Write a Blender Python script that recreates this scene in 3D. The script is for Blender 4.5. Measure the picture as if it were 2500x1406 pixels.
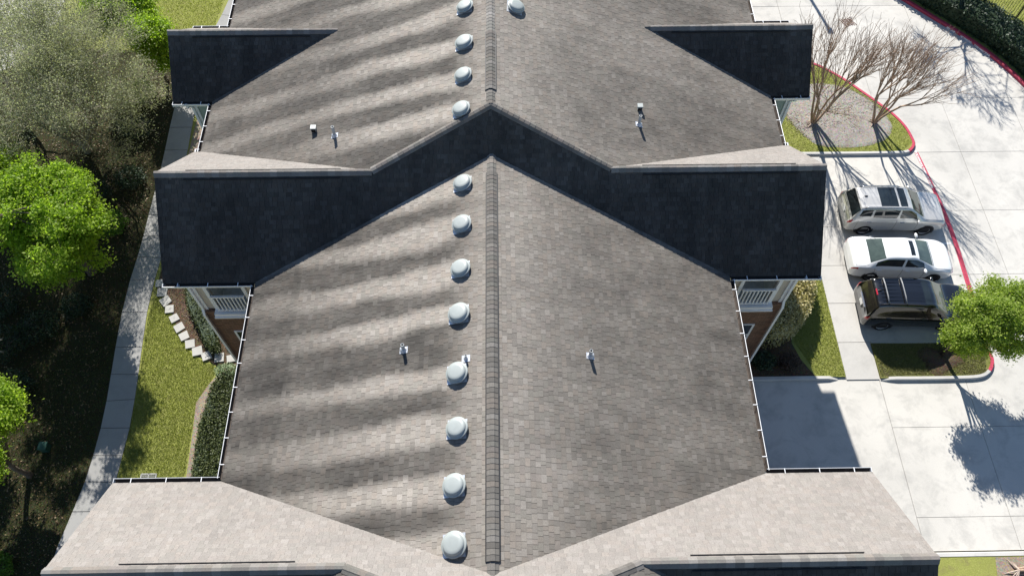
import bpy, math, random
import numpy as np
from mathutils import Vector, Matrix
random.seed(7); rng = np.random.default_rng(7)
for o in list(bpy.data.objects): bpy.data.objects.remove(o)
SC = bpy.context.scene
COL = SC.collection
R = math.radians

# ------------------------------------------------------------------ camera
cd = bpy.data.cameras.new('camera'); cam = bpy.data.objects.new('camera', cd); COL.objects.link(cam)
cd.sensor_width = 36.0; cd.lens = 36.0 * 1928.42 / 2500.0; cd.clip_start = 0.5; cd.clip_end = 900.0
_rt = Vector((0.9998722933, -0.0158331330, 0.0021700113))
_dn = Vector((-0.0125754180, -0.8632955855, -0.5045419616))
_fw = Vector((0.0098618412, 0.5044502394, -0.8633844451))
CAM = Vector((0, 0, 31.0))
_m = Matrix((( _rt.x, -_dn.x, -_fw.x, 0), (_rt.y, -_dn.y, -_fw.y, 0), (_rt.z, -_dn.z, -_fw.z, 31.0), (0, 0, 0, 1)))
cam.matrix_world = _m
SC.camera = cam
# ------------------------------------------------------------------ light
SX, SY = 0.269, 1.302                       # shadow displacement per metre of height (+x, -y)
w = bpy.data.worlds.new('World'); SC.world = w; w.use_nodes = True
nt = w.node_tree; nt.nodes.clear()
sky = nt.nodes.new('ShaderNodeTexSky'); sky.sky_type = 'NISHITA'; sky.sun_disc = False
sky.sun_elevation = math.atan(1 / math.hypot(SX, SY)); sky.sun_rotation = math.atan2(-SX, SY)
sky.air_density = 1.0; sky.dust_density = 0.2; sky.ozone_density = 3.2
bg = nt.nodes.new('ShaderNodeBackground'); bg.inputs[1].default_value = 0.076
out = nt.nodes.new('ShaderNodeOutputWorld'); nt.links.new(sky.outputs[0], bg.inputs[0]); nt.links.new(bg.outputs[0], out.inputs[0])
sl = bpy.data.lights.new('sun', 'SUN'); sl.energy = 4.6; sl.angle = R(0.53); sl.color = (1.0, 0.96, 0.90)
so = bpy.data.objects.new('sun', sl); COL.objects.link(so)
so.rotation_euler = Vector((SX, -SY, -1)).to_track_quat('-Z', 'Y').to_euler(); so.location = (0, 0, 60)
SC.render.engine = 'CYCLES'
vs = SC.view_settings; vs.view_transform = 'Standard'; vs.look = 'None'; vs.gamma = 1.0; vs.exposure = 0.98; vs.use_curve_mapping = False

# ------------------------------------------------------------------ helpers
def link(o, parent=None):
    COL.objects.link(o)
    if parent is not None: o.parent = parent
    return o
def tag(o, label=None, cat=None, group=None, kind=None):
    if label: o['label'] = label
    if cat: o['category'] = cat
    if group: o['group'] = group
    if kind: o['kind'] = kind
    return o
def thing(name, label, cat, loc=(0, 0, 0), rz=0.0, group=None):
    o = bpy.data.objects.new(name, None); COL.objects.link(o); o.empty_display_size = 0.3
    o.location = loc; o.rotation_euler = (0, 0, rz)
    return tag(o, label, cat, group)
class MB:
    def __init__(s): s.v = []; s.f = []; s.m = []
    def add(s, vs, fs, mi=0):
        b = len(s.v); s.v += [tuple(p) for p in vs]
        for f in fs: s.f.append(tuple(b + i for i in f)); s.m.append(mi)
    def box(s, c, d, rz=0.0, mi=0, M=None):
        hx, hy, hz = d[0] / 2, d[1] / 2, d[2] / 2; ca, sa = math.cos(rz), math.sin(rz); vs = []
        for z in (-hz, hz):
            for x, y in ((-hx, -hy), (hx, -hy), (hx, hy), (-hx, hy)):
                p = Vector((x * ca - y * sa, x * sa + y * ca, z))
                if M is not None: p = M @ Vector((x, y, z))
                vs.append((c[0] + p[0], c[1] + p[1], c[2] + p[2]))
        s.add(vs, [(0, 3, 2, 1), (4, 5, 6, 7), (0, 1, 5, 4), (1, 2, 6, 5), (2, 3, 7, 6), (3, 0, 4, 7)], mi)
    def tube(s, p0, p1, r0, r1=None, n=6, mi=0, caps=False):
        r1 = r0 if r1 is None else r1
        p0 = Vector(p0); p1 = Vector(p1); d = p1 - p0
        if d.length < 1e-6: return
        d.normalize(); a = d.orthogonal().normalized(); b = d.cross(a); vs = []
        for p, r in ((p0, r0), (p1, r1)):
            for i in range(n):
                t = 2 * math.pi * i / n; vs.append(p + a * (r * math.cos(t)) + b * (r * math.sin(t)))
        fs = [(i, (i + 1) % n, n + (i + 1) % n, n + i) for i in range(n)]
        if caps: fs += [tuple(range(n - 1, -1, -1)), tuple(range(n, 2 * n))]
        s.add(vs, fs, mi)
    def path(s, pts, rs, n=6, mi=0, cap=True):
        pts = [Vector(p) for p in pts]
        if isinstance(rs, (int, float)): rs = [rs] * len(pts)
        a = None; vs = []
        for i, p in enumerate(pts):
            d = (pts[min(i + 1, len(pts) - 1)] - pts[max(i - 1, 0)]).normalized()
            if a is None: a = d.orthogonal().normalized()
            a = (a - d * a.dot(d)); a = a.normalized() if a.length > 1e-5 else d.orthogonal().normalized()
            b = d.cross(a)
            for k in range(n):
                t = 2 * math.pi * k / n; vs.append(p + a * (rs[i] * math.cos(t)) + b * (rs[i] * math.sin(t)))
        fs = []
        for i in range(len(pts) - 1):
            for k in range(n): fs.append((i * n + k, i * n + (k + 1) % n, (i + 1) * n + (k + 1) % n, (i + 1) * n + k))
        if cap: fs += [tuple(range(n - 1, -1, -1)), tuple(range((len(pts) - 1) * n, len(pts) * n))]
        s.add(vs, fs, mi)
    def prism(s, poly, z0, z1, mi=0):
        n = len(poly)
        ar = sum(poly[i][0] * poly[(i + 1) % n][1] - poly[(i + 1) % n][0] * poly[i][1] for i in range(n))
        if ar < 0: poly = poly[::-1]
        vs = [(x, y, z0) for x, y in poly] + [(x, y, z1) for x, y in poly]
        fs = [tuple(range(n - 1, -1, -1)), tuple(range(n, 2 * n))] + [(i, (i + 1) % n, n + (i + 1) % n, n + i) for i in range(n)]
        s.add(vs, fs, mi)
    def lathe(s, prof, c=(0, 0, 0), n=20, axis='z', mi=0):
        vs = []; m = len(prof)
        for i in range(n):
            t = 2 * math.pi * i / n
            for r, h in prof:
                p = (r * math.cos(t), r * math.sin(t), h) if axis == 'z' else (r * math.cos(t), h, r * math.sin(t))
                vs.append((c[0] + p[0], c[1] + p[1], c[2] + p[2]))
        fs = []
        for i in range(n):
            j = (i + 1) % n
            for k in range(m - 1): fs.append((i * m + k, j * m + k, j * m + k + 1, i * m + k + 1))
        s.add(vs, fs, mi)
    def build(s, name, mats, parent=None, off=(0, 0, 0), smooth=False, loc=None):
        me = bpy.data.meshes.new(name)
        vs = s.v if off == (0, 0, 0) else [(x - off[0], y - off[1], z - off[2]) for x, y, z in s.v]
        me.from_pydata(vs, [], s.f)
        mats = mats if isinstance(mats, (list, tuple)) else [mats]
        for m in mats: me.materials.append(m)
        if len(mats) > 1: me.polygons.foreach_set('material_index', s.m)
        if smooth: me.polygons.foreach_set('use_smooth', [True] * len(me.polygons))
        me.update()
        o = bpy.data.objects.new(name, me)
        if loc is not None: o.location = loc
        return link(o, parent)
def fast_mesh(name, V, nper, mats, parent=None, col=None, loc=None):
    """V (n*nper,3) array of separate polygons with nper verts each"""
    n = len(V) // nper; me = bpy.data.meshes.new(name)
    me.vertices.add(len(V)); me.vertices.foreach_set('co', np.ascontiguousarray(V, dtype=np.float32).ravel())
    me.loops.add(n * nper); me.loops.foreach_set('vertex_index', np.arange(n * nper, dtype=np.int32))
    me.polygons.add(n); me.polygons.foreach_set('loop_start', np.arange(0, n * nper, nper, dtype=np.int32))
    me.polygons.foreach_set('loop_total', np.full(n, nper, dtype=np.int32))
    if col is not None:
        a = me.attributes.new('col', 'FLOAT_COLOR', 'POINT'); c4 = np.ones((len(V), 4), np.float32); c4[:, :3] = col
        a.data.foreach_set('color', c4.ravel())
    me.materials.append(mats); me.update(calc_edges=True); me.validate()
    o = bpy.data.objects.new(name, me)
    if loc is not None: o.location = loc
    return link(o, parent)
# ------------------------------------------------------------------ materials
class NT:
    def __init__(s, name):
        s.m = bpy.data.materials.new(name); s.m.use_nodes = True; s.t = s.m.node_tree; s.b = s.t.nodes['Principled BSDF']
    def n(s, ty, **kw):
        x = s.t.nodes.new(ty)
        for k, v in kw.items(): setattr(x, k, v)
        return x
    def l(s, a, b): s.t.links.new(a, b)
    def pos(s):
        return s.n('ShaderNodeNewGeometry').outputs['Position']
    def noise(s, scale, detail=4, rough=0.6, vec=None, dist=0.0):
        x = s.n('ShaderNodeTexNoise'); x.inputs['Scale'].default_value = scale; x.inputs['Detail'].default_value = detail
        x.inputs['Roughness'].default_value = rough; x.inputs['Distortion'].default_value = dist
        s.l(vec if vec is not None else s.pos(), x.inputs['Vector']); return x.outputs['Fac']
    def ramp(s, fac, stops):
        x = s.n('ShaderNodeValToRGB'); e = x.color_ramp.elements
        while len(e) < len(stops): e.new(0.5)
        for i, (p, c) in enumerate(stops):
            e[i].position = p; e[i].color = (*c, 1) if len(c) == 3 else c
        s.l(fac, x.inputs[0]); return x.outputs[0]
    def mix(s, fac, a, b, mode='MIX'):
        x = s.n('ShaderNodeMix', data_type='RGBA', blend_type=mode)
        for i, v in ((0, fac), (6, a), (7, b)):
            if hasattr(v, 'links'): s.l(v, x.inputs[i])
            elif isinstance(v, (int, float)): x.inputs[i].default_value = v
            else: x.inputs[i].default_value = (*v, 1)
        return x.outputs[2]
    def math(s, op, a, b=0.0):
        x = s.n('ShaderNodeMath', operation=op)
        for i, v in ((0, a), (1, b)):
            if hasattr(v, 'links'): s.l(v, x.inputs[i])
            else: x.inputs[i].default_value = v
        return x.outputs[0]
    def bump(s, h, strength=0.3, dist=0.02):
        x = s.n('ShaderNodeBump'); x.inputs['Strength'].default_value = strength; x.inputs['Distance'].default_value = dist
        s.l(h, x.inputs['Height']); s.l(x.outputs[0], s.b.inputs['Normal'])
    def fin(s, col=None, rough=0.8, spec=0.3, metal=0.0):
        if col is not None:
            if hasattr(col, 'links'): s.l(col, s.b.inputs['Base Color'])
            else: s.b.inputs['Base Color'].default_value = (*col, 1)
        s.b.inputs['Roughness'].default_value = rough; s.b.inputs['Specular IOR Level'].default_value = spec; s.b.inputs['Metallic'].default_value = metal
        return s.m
def plain(name, c, rough=0.6, spec=0.4, metal=0.0, var=0.15, scale=6.0):
    k = NT(name); f = k.noise(scale, 4)
    col = k.ramp(f, [(0.25, tuple(x * (1 - var) for x in c)), (0.75, tuple(min(1, x * (1 + var)) for x in c))])
    return k.fin(col, rough, spec, metal)
def m_shingle():
    k = NT('asphalt_shingle'); a = k.n('ShaderNodeAttribute', attribute_name='col')
    g = k.noise(260, 2, 0.7); g2 = k.noise(22, 3)
    c = k.mix(1.0, a.outputs['Color'], k.ramp(g, [(0.3, (.72, .72, .72)), (0.7, (1.25, 1.25, 1.25))]), 'MULTIPLY')
    c = k.mix(1.0, c, k.ramp(g2, [(0.3, (.9, .9, .9)), (0.7, (1.1, 1.1, 1.1))]), 'MULTIPLY')
    k.bump(g, 0.25, 0.004); return k.fin(c, 0.92, 0.2)
def m_concrete(name, base, dark, stain=0.5):
    k = NT(name); p = k.pos()
    big = k.noise(0.16, 5, 0.62, p, 0.6); mid = k.noise(1.1, 6, 0.7, p, 0.4); fine = k.noise(38, 3, 0.7, p); sp = k.noise(6.5, 3, 0.6, p)
    c = k.mix(k.ramp(big, [(0.42, (0, 0, 0)), (0.66, (1, 1, 1))]), base, tuple(b * .72 + d * .28 for b, d in zip(base, dark)))
    c = k.mix(k.ramp(mid, [(0.47, (0, 0, 0)), (0.74, (stain, stain, stain))]), c, dark)
    c = k.mix(k.ramp(sp, [(0.66, (0, 0, 0)), (0.8, (.25, .25, .25))]), c, tuple(d * .6 for d in dark))
    c = k.mix(1.0, c, k.ramp(fine, [(0.3, (.93, .93, .93)), (0.7, (1.06, 1.06, 1.06))]), 'MULTIPLY')
    k.bump(fine, 0.12, 0.003); return k.fin(c, 0.85, 0.25)
def m_grass(name, c1, c2, c3, dirt=0.3):
    k = NT(name); p = k.pos()
    f = k.noise(34, 4, 0.75, p); m = k.noise(3.2, 5, 0.65, p, 0.4); b = k.noise(0.55, 4, 0.6, p)
    c = k.ramp(f, [(0.25, c1), (0.55, c2), (0.8, c3)])
    c = k.mix(k.ramp(m, [(0.5, (0, 0, 0)), (0.7, (dirt, dirt, dirt))]), c, (.17, .13, .08))
    c = k.mix(k.ramp(b, [(0.4, (0, 0, 0)), (0.7, (.45, .45, .45))]), c, tuple(x * .75 for x in c2))
    k.bump(f, 0.7, 0.03); return k.fin(c, 0.9, 0.15)
def m_litter(name, a, b, c_):
    k = NT(name); p = k.pos()
    f = k.noise(26, 5, 0.8, p); m = k.noise(2.0, 5, 0.65, p, 0.5)
    v = k.n('ShaderNodeTexVoronoi'); v.inputs['Scale'].default_value = 22; k.l(p, v.inputs['Vector'])
    c = k.ramp(f, [(0.3, a), (0.55, b), (0.78, c_)])
    c = k.mix(0.35, c, v.outputs['Color'], 'SOFT_LIGHT')
    c = k.mix(k.ramp(m, [(0.45, (0, 0, 0)), (0.7, (.6, .6, .6))]), c, tuple(x * .6 for x in b))
    k.bump(f, 0.8, 0.04); return k.fin(c, 0.95, 0.1)
def m_leaf(name, c1, c2, c3, trans=0.35, tt=(1.15, 1.25, .55)):
    k = NT(name); g = k.n('ShaderNodeNewGeometry'); r = g.outputs['Random Per Island']
    n = k.noise(0.9, 3, 0.6); f = k.math('ADD', k.math('MULTIPLY', r, 0.6), k.math('MULTIPLY', n, 0.4))
    c = k.ramp(f, [(0.15, c1), (0.5, c2), (0.85, c3)])
    k.fin(c, 0.55, 0.35)
    t = k.n('ShaderNodeBsdfTranslucent'); k.l(k.mix(1.0, c, tt, 'MULTIPLY'), t.inputs[0])
    mx = k.n('ShaderNodeMixShader'); mx.inputs[0].default_value = trans
    k.l(k.b.outputs[0], mx.inputs[1]); k.l(t.outputs[0], mx.inputs[2]); k.l(mx.outputs[0], k.t.nodes['Material Output'].inputs[0])
    return k.m
def m_brick():
    k = NT('brick'); g = k.n('ShaderNodeNewGeometry'); sx = k.n('ShaderNodeSeparateXYZ'); k.l(g.outputs['Position'], sx.inputs[0])
    cx = k.n('ShaderNodeCombineXYZ'); k.l(k.math('ADD', sx.outputs[0], sx.outputs[1]), cx.inputs[0]); k.l(sx.outputs[2], cx.inputs[1])
    b = k.n('ShaderNodeTexBrick'); k.l(cx.outputs[0], b.inputs['Vector']); b.inputs['Scale'].default_value = 1.0
    b.inputs['Brick Width'].default_value = .22; b.inputs['Row Height'].default_value = .076; b.inputs['Mortar Size'].default_value = .006
    b.inputs['Color1'].default_value = (.22, .12, .078, 1); b.inputs['Color2'].default_value = (.115, .07, .052, 1); b.inputs['Mortar'].default_value = (.24, .2, .16, 1)
    b.inputs['Bias'].default_value = -.1
    c = k.mix(1.0, b.outputs[0], k.ramp(k.noise(8, 3), [(0.3, (.75, .75, .75)), (0.7, (1.2, 1.15, 1.1))]), 'MULTIPLY')
    k.bump(k.math('SUBTRACT', 1.0, b.outputs['Fac']), 0.6, 0.01); return k.fin(c, 0.85, 0.2)
def m_siding(name, c):
    k = NT(name); g = k.n('ShaderNodeNewGeometry'); sx = k.n('ShaderNodeSeparateXYZ'); k.l(g.outputs['Position'], sx.inputs[0])
    saw = k.math('FRACT', k.math('MULTIPLY', sx.outputs[2], 6.0))
    n = k.noise(2.5, 4); col = k.ramp(n, [(0.3, tuple(x * .92 for x in c)), (0.7, tuple(x * 1.06 for x in c))])
    k.bump(saw, 0.35, 0.012); return k.fin(col, 0.6, 0.3)
def m_paint(name, c, rough=0.28, metal=0.0, coat=1.0):
    k = NT(name); n = k.noise(3, 4); d = k.noise(60, 2)
    col = k.ramp(n, [(0.3, tuple(x * .95 for x in c)), (0.7, tuple(min(1, x * 1.03) for x in c))])
    k.fin(col, rough, 0.5, metal); k.b.inputs['Coat Weight'].default_value = coat; k.b.inputs['Coat Roughness'].default_value = 0.08
    return k.m
def m_glass(name, c, rough=0.05):
    k = NT(name); k.fin(k.ramp(k.noise(2.2, 3), [(0.35, tuple(x * .6 for x in c)), (0.65, c)]), rough, 0.8); return k.m

M_SH = m_shingle()
M_CONC = m_concrete('lot_concrete', (.535, .515, .47), (.26, .255, .24), .6)
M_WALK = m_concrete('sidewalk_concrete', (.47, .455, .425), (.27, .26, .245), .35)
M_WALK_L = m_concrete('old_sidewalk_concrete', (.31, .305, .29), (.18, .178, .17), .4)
M_KERB = m_concrete('kerb_concrete', (.5, .49, .46), (.28, .27, .26), .4)
M_STONE = m_concrete('stepping_stone', (.43, .42, .39), (.24, .24, .22), .4)
M_JOINT = plain('joint_sealant', (.2, .195, .185), .9, .1)
M_RED = plain('red_kerb_paint', (.42, .05, .085), .6, .3, var=.3, scale=9)
M_WHITEP = plain('white_road_paint', (.72, .72, .70), .7, .2, var=.12, scale=12)
M_GRASS = m_grass('lawn_grass', (.16, .18, .036), (.27, .285, .075), (.40, .40, .15), .45)
M_GRASS2 = m_grass('worn_grass', (.09, .10, .025), (.17, .18, .05), (.27, .26, .1), .8)
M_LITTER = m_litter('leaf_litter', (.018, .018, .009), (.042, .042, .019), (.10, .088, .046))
M_MULCH = m_litter('bark_mulch', (.17, .15, .13), (.36, .33, .29), (.55, .51, .46))
M_SOIL = m_litter('dark_mulch', (.04, .028, .018), (.11, .078, .052), (.25, .19, .13))
M_BLADE = m_leaf('grass_blades', (.15, .175, .034), (.25, .275, .065), (.39, .4, .15), .5)
M_DIRT = m_litter('bare_dirt', (.2, .165, .12), (.3, .25, .19), (.4, .34, .27))
M_DEADLEAF = m_leaf('dry_leaves', (.06, .035, .018), (.15, .1, .05), (.3, .22, .12), .15)
M_WTRIM = plain('white_trim_paint', (.78, .79, .79), .45, .4, var=.04)
M_GUTIN = plain('gutter_inside', (.085, .07, .06), .8, .2, var=.4, scale=4)
M_BRICK = m_brick()
M_BEIGE = m_siding('beige_siding', (.5, .45, .375)); M_TEAL = m_siding('grey_green_siding', (.3, .365, .335))
M_SOFFIT = plain('soffit', (.7, .7, .68), .6, .3, var=.05)
M_DECK = plain('roof_deck', (.06, .058, .055), .95, .1)
M_WINGL = m_glass('window_glass', (.02, .026, .03)); M_DARKIN = plain('balcony_interior', (.6, .62, .6), .7, .2)
M_DOMEW = plain('vent_white_metal', (.31, .335, .32), .45, .4, metal=.0, var=.06, scale=5)
M_GALV = plain('galvanized_flashing', (.55, .57, .6), .4, .5, metal=.4, var=.1)
M_PIPE = plain('pvc_pipe', (.42, .43, .42), .5, .4); M_BLACK = plain('black_plastic', (.012, .012, .013), .6, .4)
M_BARK = plain('grey_bark', (.14, .115, .09), .9, .15, var=.4, scale=14); M_BARKD = plain('dark_bark', (.05, .04, .03), .95, .1, var=.4, scale=12)
M_CRAPE = plain('crape_bark', (.34, .25, .185), .8, .2, var=.4, scale=9); M_TWIG = plain('pale_twig', (.3, .27, .2), .9, .15, var=.3, scale=6)
M_LEAFG = m_leaf('bright_oak_leaf', (.15, .24, .02), (.29, .42, .04), (.46, .58, .1), .62)
M_LEAFB = m_leaf('young_tree_leaf', (.16, .24, .035), (.29, .38, .065), (.46, .53, .15), .6)
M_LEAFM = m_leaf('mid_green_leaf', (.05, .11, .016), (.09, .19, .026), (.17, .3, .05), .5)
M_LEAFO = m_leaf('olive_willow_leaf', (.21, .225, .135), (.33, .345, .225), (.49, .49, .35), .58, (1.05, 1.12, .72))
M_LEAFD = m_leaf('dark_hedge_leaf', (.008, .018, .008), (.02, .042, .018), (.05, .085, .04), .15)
M_LEAFH = m_leaf('box_hedge_leaf', (.03, .045, .012), (.065, .085, .024), (.14, .16, .06), .2)
M_LEAFY = m_leaf('golden_shrub_leaf', (.24, .2, .07), (.45, .39, .18), (.66, .6, .38), .3)
M_TYRE = plain('tyre_rubber', (.014, .014, .015), .85, .2); M_RIM = plain('alloy_rim', (.6, .61, .63), .4, .5, metal=.2, var=.06)
M_RIMD = plain('dark_alloy_rim', (.16, .16, .17), .35, .5, metal=.2)
M_GLASS = m_glass('car_glass', (.018, .024, .026)); M_GLASSG = m_glass('windscreen_glass', (.07, .095, .08), .06)
M_REDL = m_paint('tail_light', (.45, .012, .025), .2); M_CLEARL = m_paint('head_light', (.55, .57, .6), .15)
M_CHROME = plain('chrome', (.6, .6, .62), .18, .5, metal=.9, var=.03)
M_GREEN = plain('utility_green', (.02, .07, .05), .5, .4); M_IRON = plain('iron', (.02, .02, .022), .6, .4)

# ------------------------------------------------------------------ building geometry constants
ZE, XC = 9.303, -0.346
HB, HA, HW1, HW2, HW3 = 7.585, 10.312, 11.776, 10.536, 10.597
Y3F, Y2N, Y2F, Y1N, Y1F = 6.566, 13.011, 18.396, 20.792, 24.664
MW = 0.8183; ZB, ZA = 11.792, 12.772
Y2M = (Y2N + Y2F) / 2; Z2 = ZE + MW * (Y2F - Y2N) / 2
Y1M = (Y1N + Y1F) / 2; Z1 = ZE + MW * (Y1F - Y1N) / 2
Z3 = 11.588; Y3M = Y3F - (Z3 - ZE) / MW; Y3S = 2 * Y3M - Y3F
SA = (ZA - ZE) / HA; SB = (ZB - ZE) / HB
XQ2 = HA - (Z2 - ZE) / SA; XQ1 = HA - (Z1 - ZE) / SA; XQ3 = HA - (Z3 - ZE) / SA
YB2 = Y2N + (ZB - ZE) / MW; YA = Y2N + (ZA - ZE) / MW; YB1 = Y3F - (ZB - ZE) / MW; YC = Y3F - (ZA - ZE) / MW
YEND = 42.0; YSTART = -12.0
BROOT = thing('apartment_building', 'long three storey apartment building with grey shingle hip and gable roof', 'building', (XC, 13.0, 0))
BO = (XC, 13.0, 0.0)
def B(mb, name, mats, parent=None, **k): return mb.build(name, mats, parent or BROOT, off=BO, **k)

# planes: (name, convex polygon list of (x rel, y), z function)
fB = lambda s: (lambda x, y: ZE + SB * (HB - s * x)); fA = lambda s: (lambda x, y: ZE + SA * (HA - s * x))
f2s = lambda x, y: ZE + MW * (y - Y2N); f2n = lambda x, y: ZE + MW * (Y2F - y)
f1s = lambda x, y: ZE + MW * (y - Y1N); f1n = lambda x, y: ZE + MW * (Y1F - y)
f3n = lambda x, y: ZE + MW * (Y3F - y); f3s = lambda x, y: ZE + MW * (y - Y3S)
PL = []
vy = lambda x: Y2N + (YB2 - Y2N) * (HB - x) / HB           # valley B / wing 2
vy3 = lambda x: Y3F - (Y3F - YB1) * (HB - x) / HB
for s in (-1, 1):
    P = lambda pts: [(s * x, y) for x, y in pts]
    PL.append(('B', s, P([(HB, Y3F), (HB, Y2N), (0, YB2), (0, YB1)]), fB(s), (s, 0)))
    PL.append(('S2', s, P([(HW2, Y2N), (HB, Y2N), (XQ2, vy(XQ2)), (XQ2, Y2M), (HW2, Y2M)]), f2s, (0, -1)))
    PL.append(('S2', s, P([(XQ2, vy(XQ2)), (0, YB2), (0, YA), (XQ2, Y2M)]), f2s, (0, -1)))
    PL.append(('N2', s, P([(HW2, Y2M), (XQ2, Y2M), (HA, Y2F), (HW2, Y2F)]), f2n, (0, 1)))
    PL.append(('A', s, P([(XQ2, Y2M), (0, YA), (0, Y1M), (XQ1, Y1M), (HA, Y1N), (HA, Y2F)]), fA(s), (s, 0)))
    PL.append(('A', s, P([(XQ1, Y1M), (0, Y1M), (0, 30.0), (HA, 30.0), (HA, Y1F)]), fA(s), (s, 0)))
    PL.append(('S1', s, P([(HW1, Y1N), (HA, Y1N), (XQ1, Y1M), (HW1, Y1M)]), f1s, (0, -1)))
    PL.append(('N1', s, P([(HW1, Y1M), (XQ1, Y1M), (HA, Y1F), (HW1, Y1F)]), f1n, (0, 1)))
    PL.append(('N3', s, P([(HW3, Y3F), (HB, Y3F), (XQ3, vy3(XQ3)), (XQ3, Y3M), (HW3, Y3M)]), f3n, (0, 1)))
    PL.append(('N3', s, P([(XQ3, vy3(XQ3)), (0, YB1), (0, YC), (XQ3, Y3M)]), f3n, (0, 1)))
    PL.append(('S3', s, P([(HW3, Y3M), (XQ3, Y3M), (HA, Y3S), (HW3, Y3S)]), f3s, (0, -1)))
    PL.append(('C', s, P([(XQ3, Y3M), (0, YC), (0, -1.0), (HA, -1.0), (HA, Y3S)]), fA(s), (s, 0)))
# roof deck: slabs under the shingles, plus plain continuation far outside the frame
deck = MB()
def slab(poly, fz, t=0.09):
    n = len(poly)
    ar = sum(poly[i][0] * poly[(i + 1) % n][1] - poly[(i + 1) % n][0] * poly[i][1] for i in range(n))
    if ar < 0: poly = poly[::-1]
    vs = [(XC + x, y, fz(x, y) - .008 - t) for x, y in poly] + [(XC + x, y, fz(x, y) - .008) for x, y in poly]
    deck.add(vs, [tuple(range(n - 1, -1, -1)), tuple(range(n, 2 * n))] + [(i, (i + 1) % n, n + (i + 1) % n, n + i) for i in range(n)])
for nm, s, poly, fz, dn in PL: slab(poly, fz)
for s in (-1, 1):
    slab([(0, 30.0), (s * HA, 30.0), (s * HA, YEND), (0, YEND)], fA(s)); slab([(0, -1.0), (s * HA, -1.0), (s * HA, YSTART), (0, YSTART)], fA(s))
ROOF = B(deck, 'roof', M_DECK); tag(ROOF, 'grey brown asphalt shingle roof with pale streaks below its vents')

# vents first: positions drive the clean streaks washed down the west slope
VB = [(-1.22, 15.11), (-1.22, 13.58), (-1.23, 12.02), (-1.25, 10.55), (-1.27, 8.74), (-1.24, 7.18), (-1.28, 5.69), (-1.25, 4.26)]
VA = [(-1.25, 17.26), (-1.21, 18.71), (-1.20, 20.18), (-1.20, 21.9), (-1.2, 23.6), (-1.2, 25.2)]
VAE = [(0.5, 21.87), (0.5, 23.5)]
_gr = rng.random((64, 64)); 
def vnoise(x, y):
    xi, yi = math.floor(x), math.floor(y); fx, fy = x - xi, y - yi; fx = fx * fx * (3 - 2 * fx); fy = fy * fy * (3 - 2 * fy)
    g = lambda a, b: _gr[a % 64, b % 64]
    return (g(xi, yi) * (1 - fx) + g(xi + 1, yi) * fx) * (1 - fy) + (g(xi, yi + 1) * (1 - fx) + g(xi + 1, yi + 1) * fx) * fy
def smooth(a, b, x):
    t = min(1, max(0, (x - a) / (b - a))); return t * t * (3 - 2 * t)
def stain(nm, s, x, y):
    """0 = washed clean shingle, 1 = dark algae film; S slopes also have shade painted in"""
    nz = vnoise(x * 1.3 + 7, y * 1.3) * .6 + vnoise(x * 4, y * 4 + 9) * .4
    if nm in ('B', 'A', 'C') and s < 0:
        vents = VB if nm == 'B' else VA
        d = -x; best = 0
        for q_, (vx, vyy) in enumerate(vents):
            dist = d - (XC - vx) + .25
            if dist < 0: continue
            sway = (vnoise(dist * .45 + vyy * 3.1, 3.3 + vyy) - .5) * .34 + (vnoise(dist * 1.7 + vyy, 8.1) - .5) * .10 + dist * .012
            wd = max(.12, (.26 + .2 * vnoise(vyy * 7.7, 2.2)) - .012 * dist + .2 * (vnoise(dist * .7, vyy * 5) - .5))
            dy = y - vyy + sway
            k = 1 - smooth(wd * .55, wd * (1.2 if dy > 0 else 1.65), abs(dy))
            k *= (1 - (.5 + .35 * vnoise(vyy * 2.3, 1.7)) * smooth(1.8, 6.0, dist)) * smooth(-.1, .35, dist) * (.8 + .2 * vnoise(vyy * 4.1, 6.6))
            best = max(best, k)
        near = 1 - smooth(.25, 1.5, d)                # zinc wash from the ridge vent
        fil = vnoise(x * .4 + 3, y * 5.5) * .6 + vnoise(x * .7, y * 13 + 2) * .4        # fine runs down the slope
        st = .83 - .82 * best - .5 * near * (1 - best) + (fil - .5) * .20
        st += (nz - .5) * .22 * (1 - .5 * best)
        if d > HB - 1.6 and nm == 'B': st += .08
        return min(1, max(0, st))
    if nm in ('B', 'A', 'C'):
        near = 1 - smooth(.2, 3.2, abs(x)); st = .665 - .34 * near + (nz - .5) * .24 + (vnoise(x * .4, y * 5.5 + 20) - .5) * .12
        st += .10 * smooth(4, 8, abs(x)) 
        if nm == 'A': st -= .42 * max(0, vnoise(y * .75 + abs(x) * .12, 4.4) - .5) * smooth(.5, 2.5, abs(x))
        return min(1, max(0, st))
    if nm[0] == 'N': return min(1, max(0, .29 + (nz - .5) * .14))
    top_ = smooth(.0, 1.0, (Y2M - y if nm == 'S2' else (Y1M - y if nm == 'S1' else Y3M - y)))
    return min(1, max(0, .92 + .07 * top_ + (nz - .5) * .12 + (vnoise(x * 5.5, y * .5) - .5) * .10))  # slopes turned from the sun: their shade painted in with the algae tone
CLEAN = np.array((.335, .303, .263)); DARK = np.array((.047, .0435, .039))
TINTS = [(1.0, 1.0, 1.0), (.86, .86, .86), (1.10, 1.09, 1.07), (.93, .9, .87), (.78, .775, .77), (1.16, 1.16, 1.17), (.97, .93, .93), (.9, .92, .9), (1.04, .98, .94)]
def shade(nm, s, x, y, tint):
    st = stain(nm, s, x, y); return (CLEAN * (1 - st) + DARK * st) * tint
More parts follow.
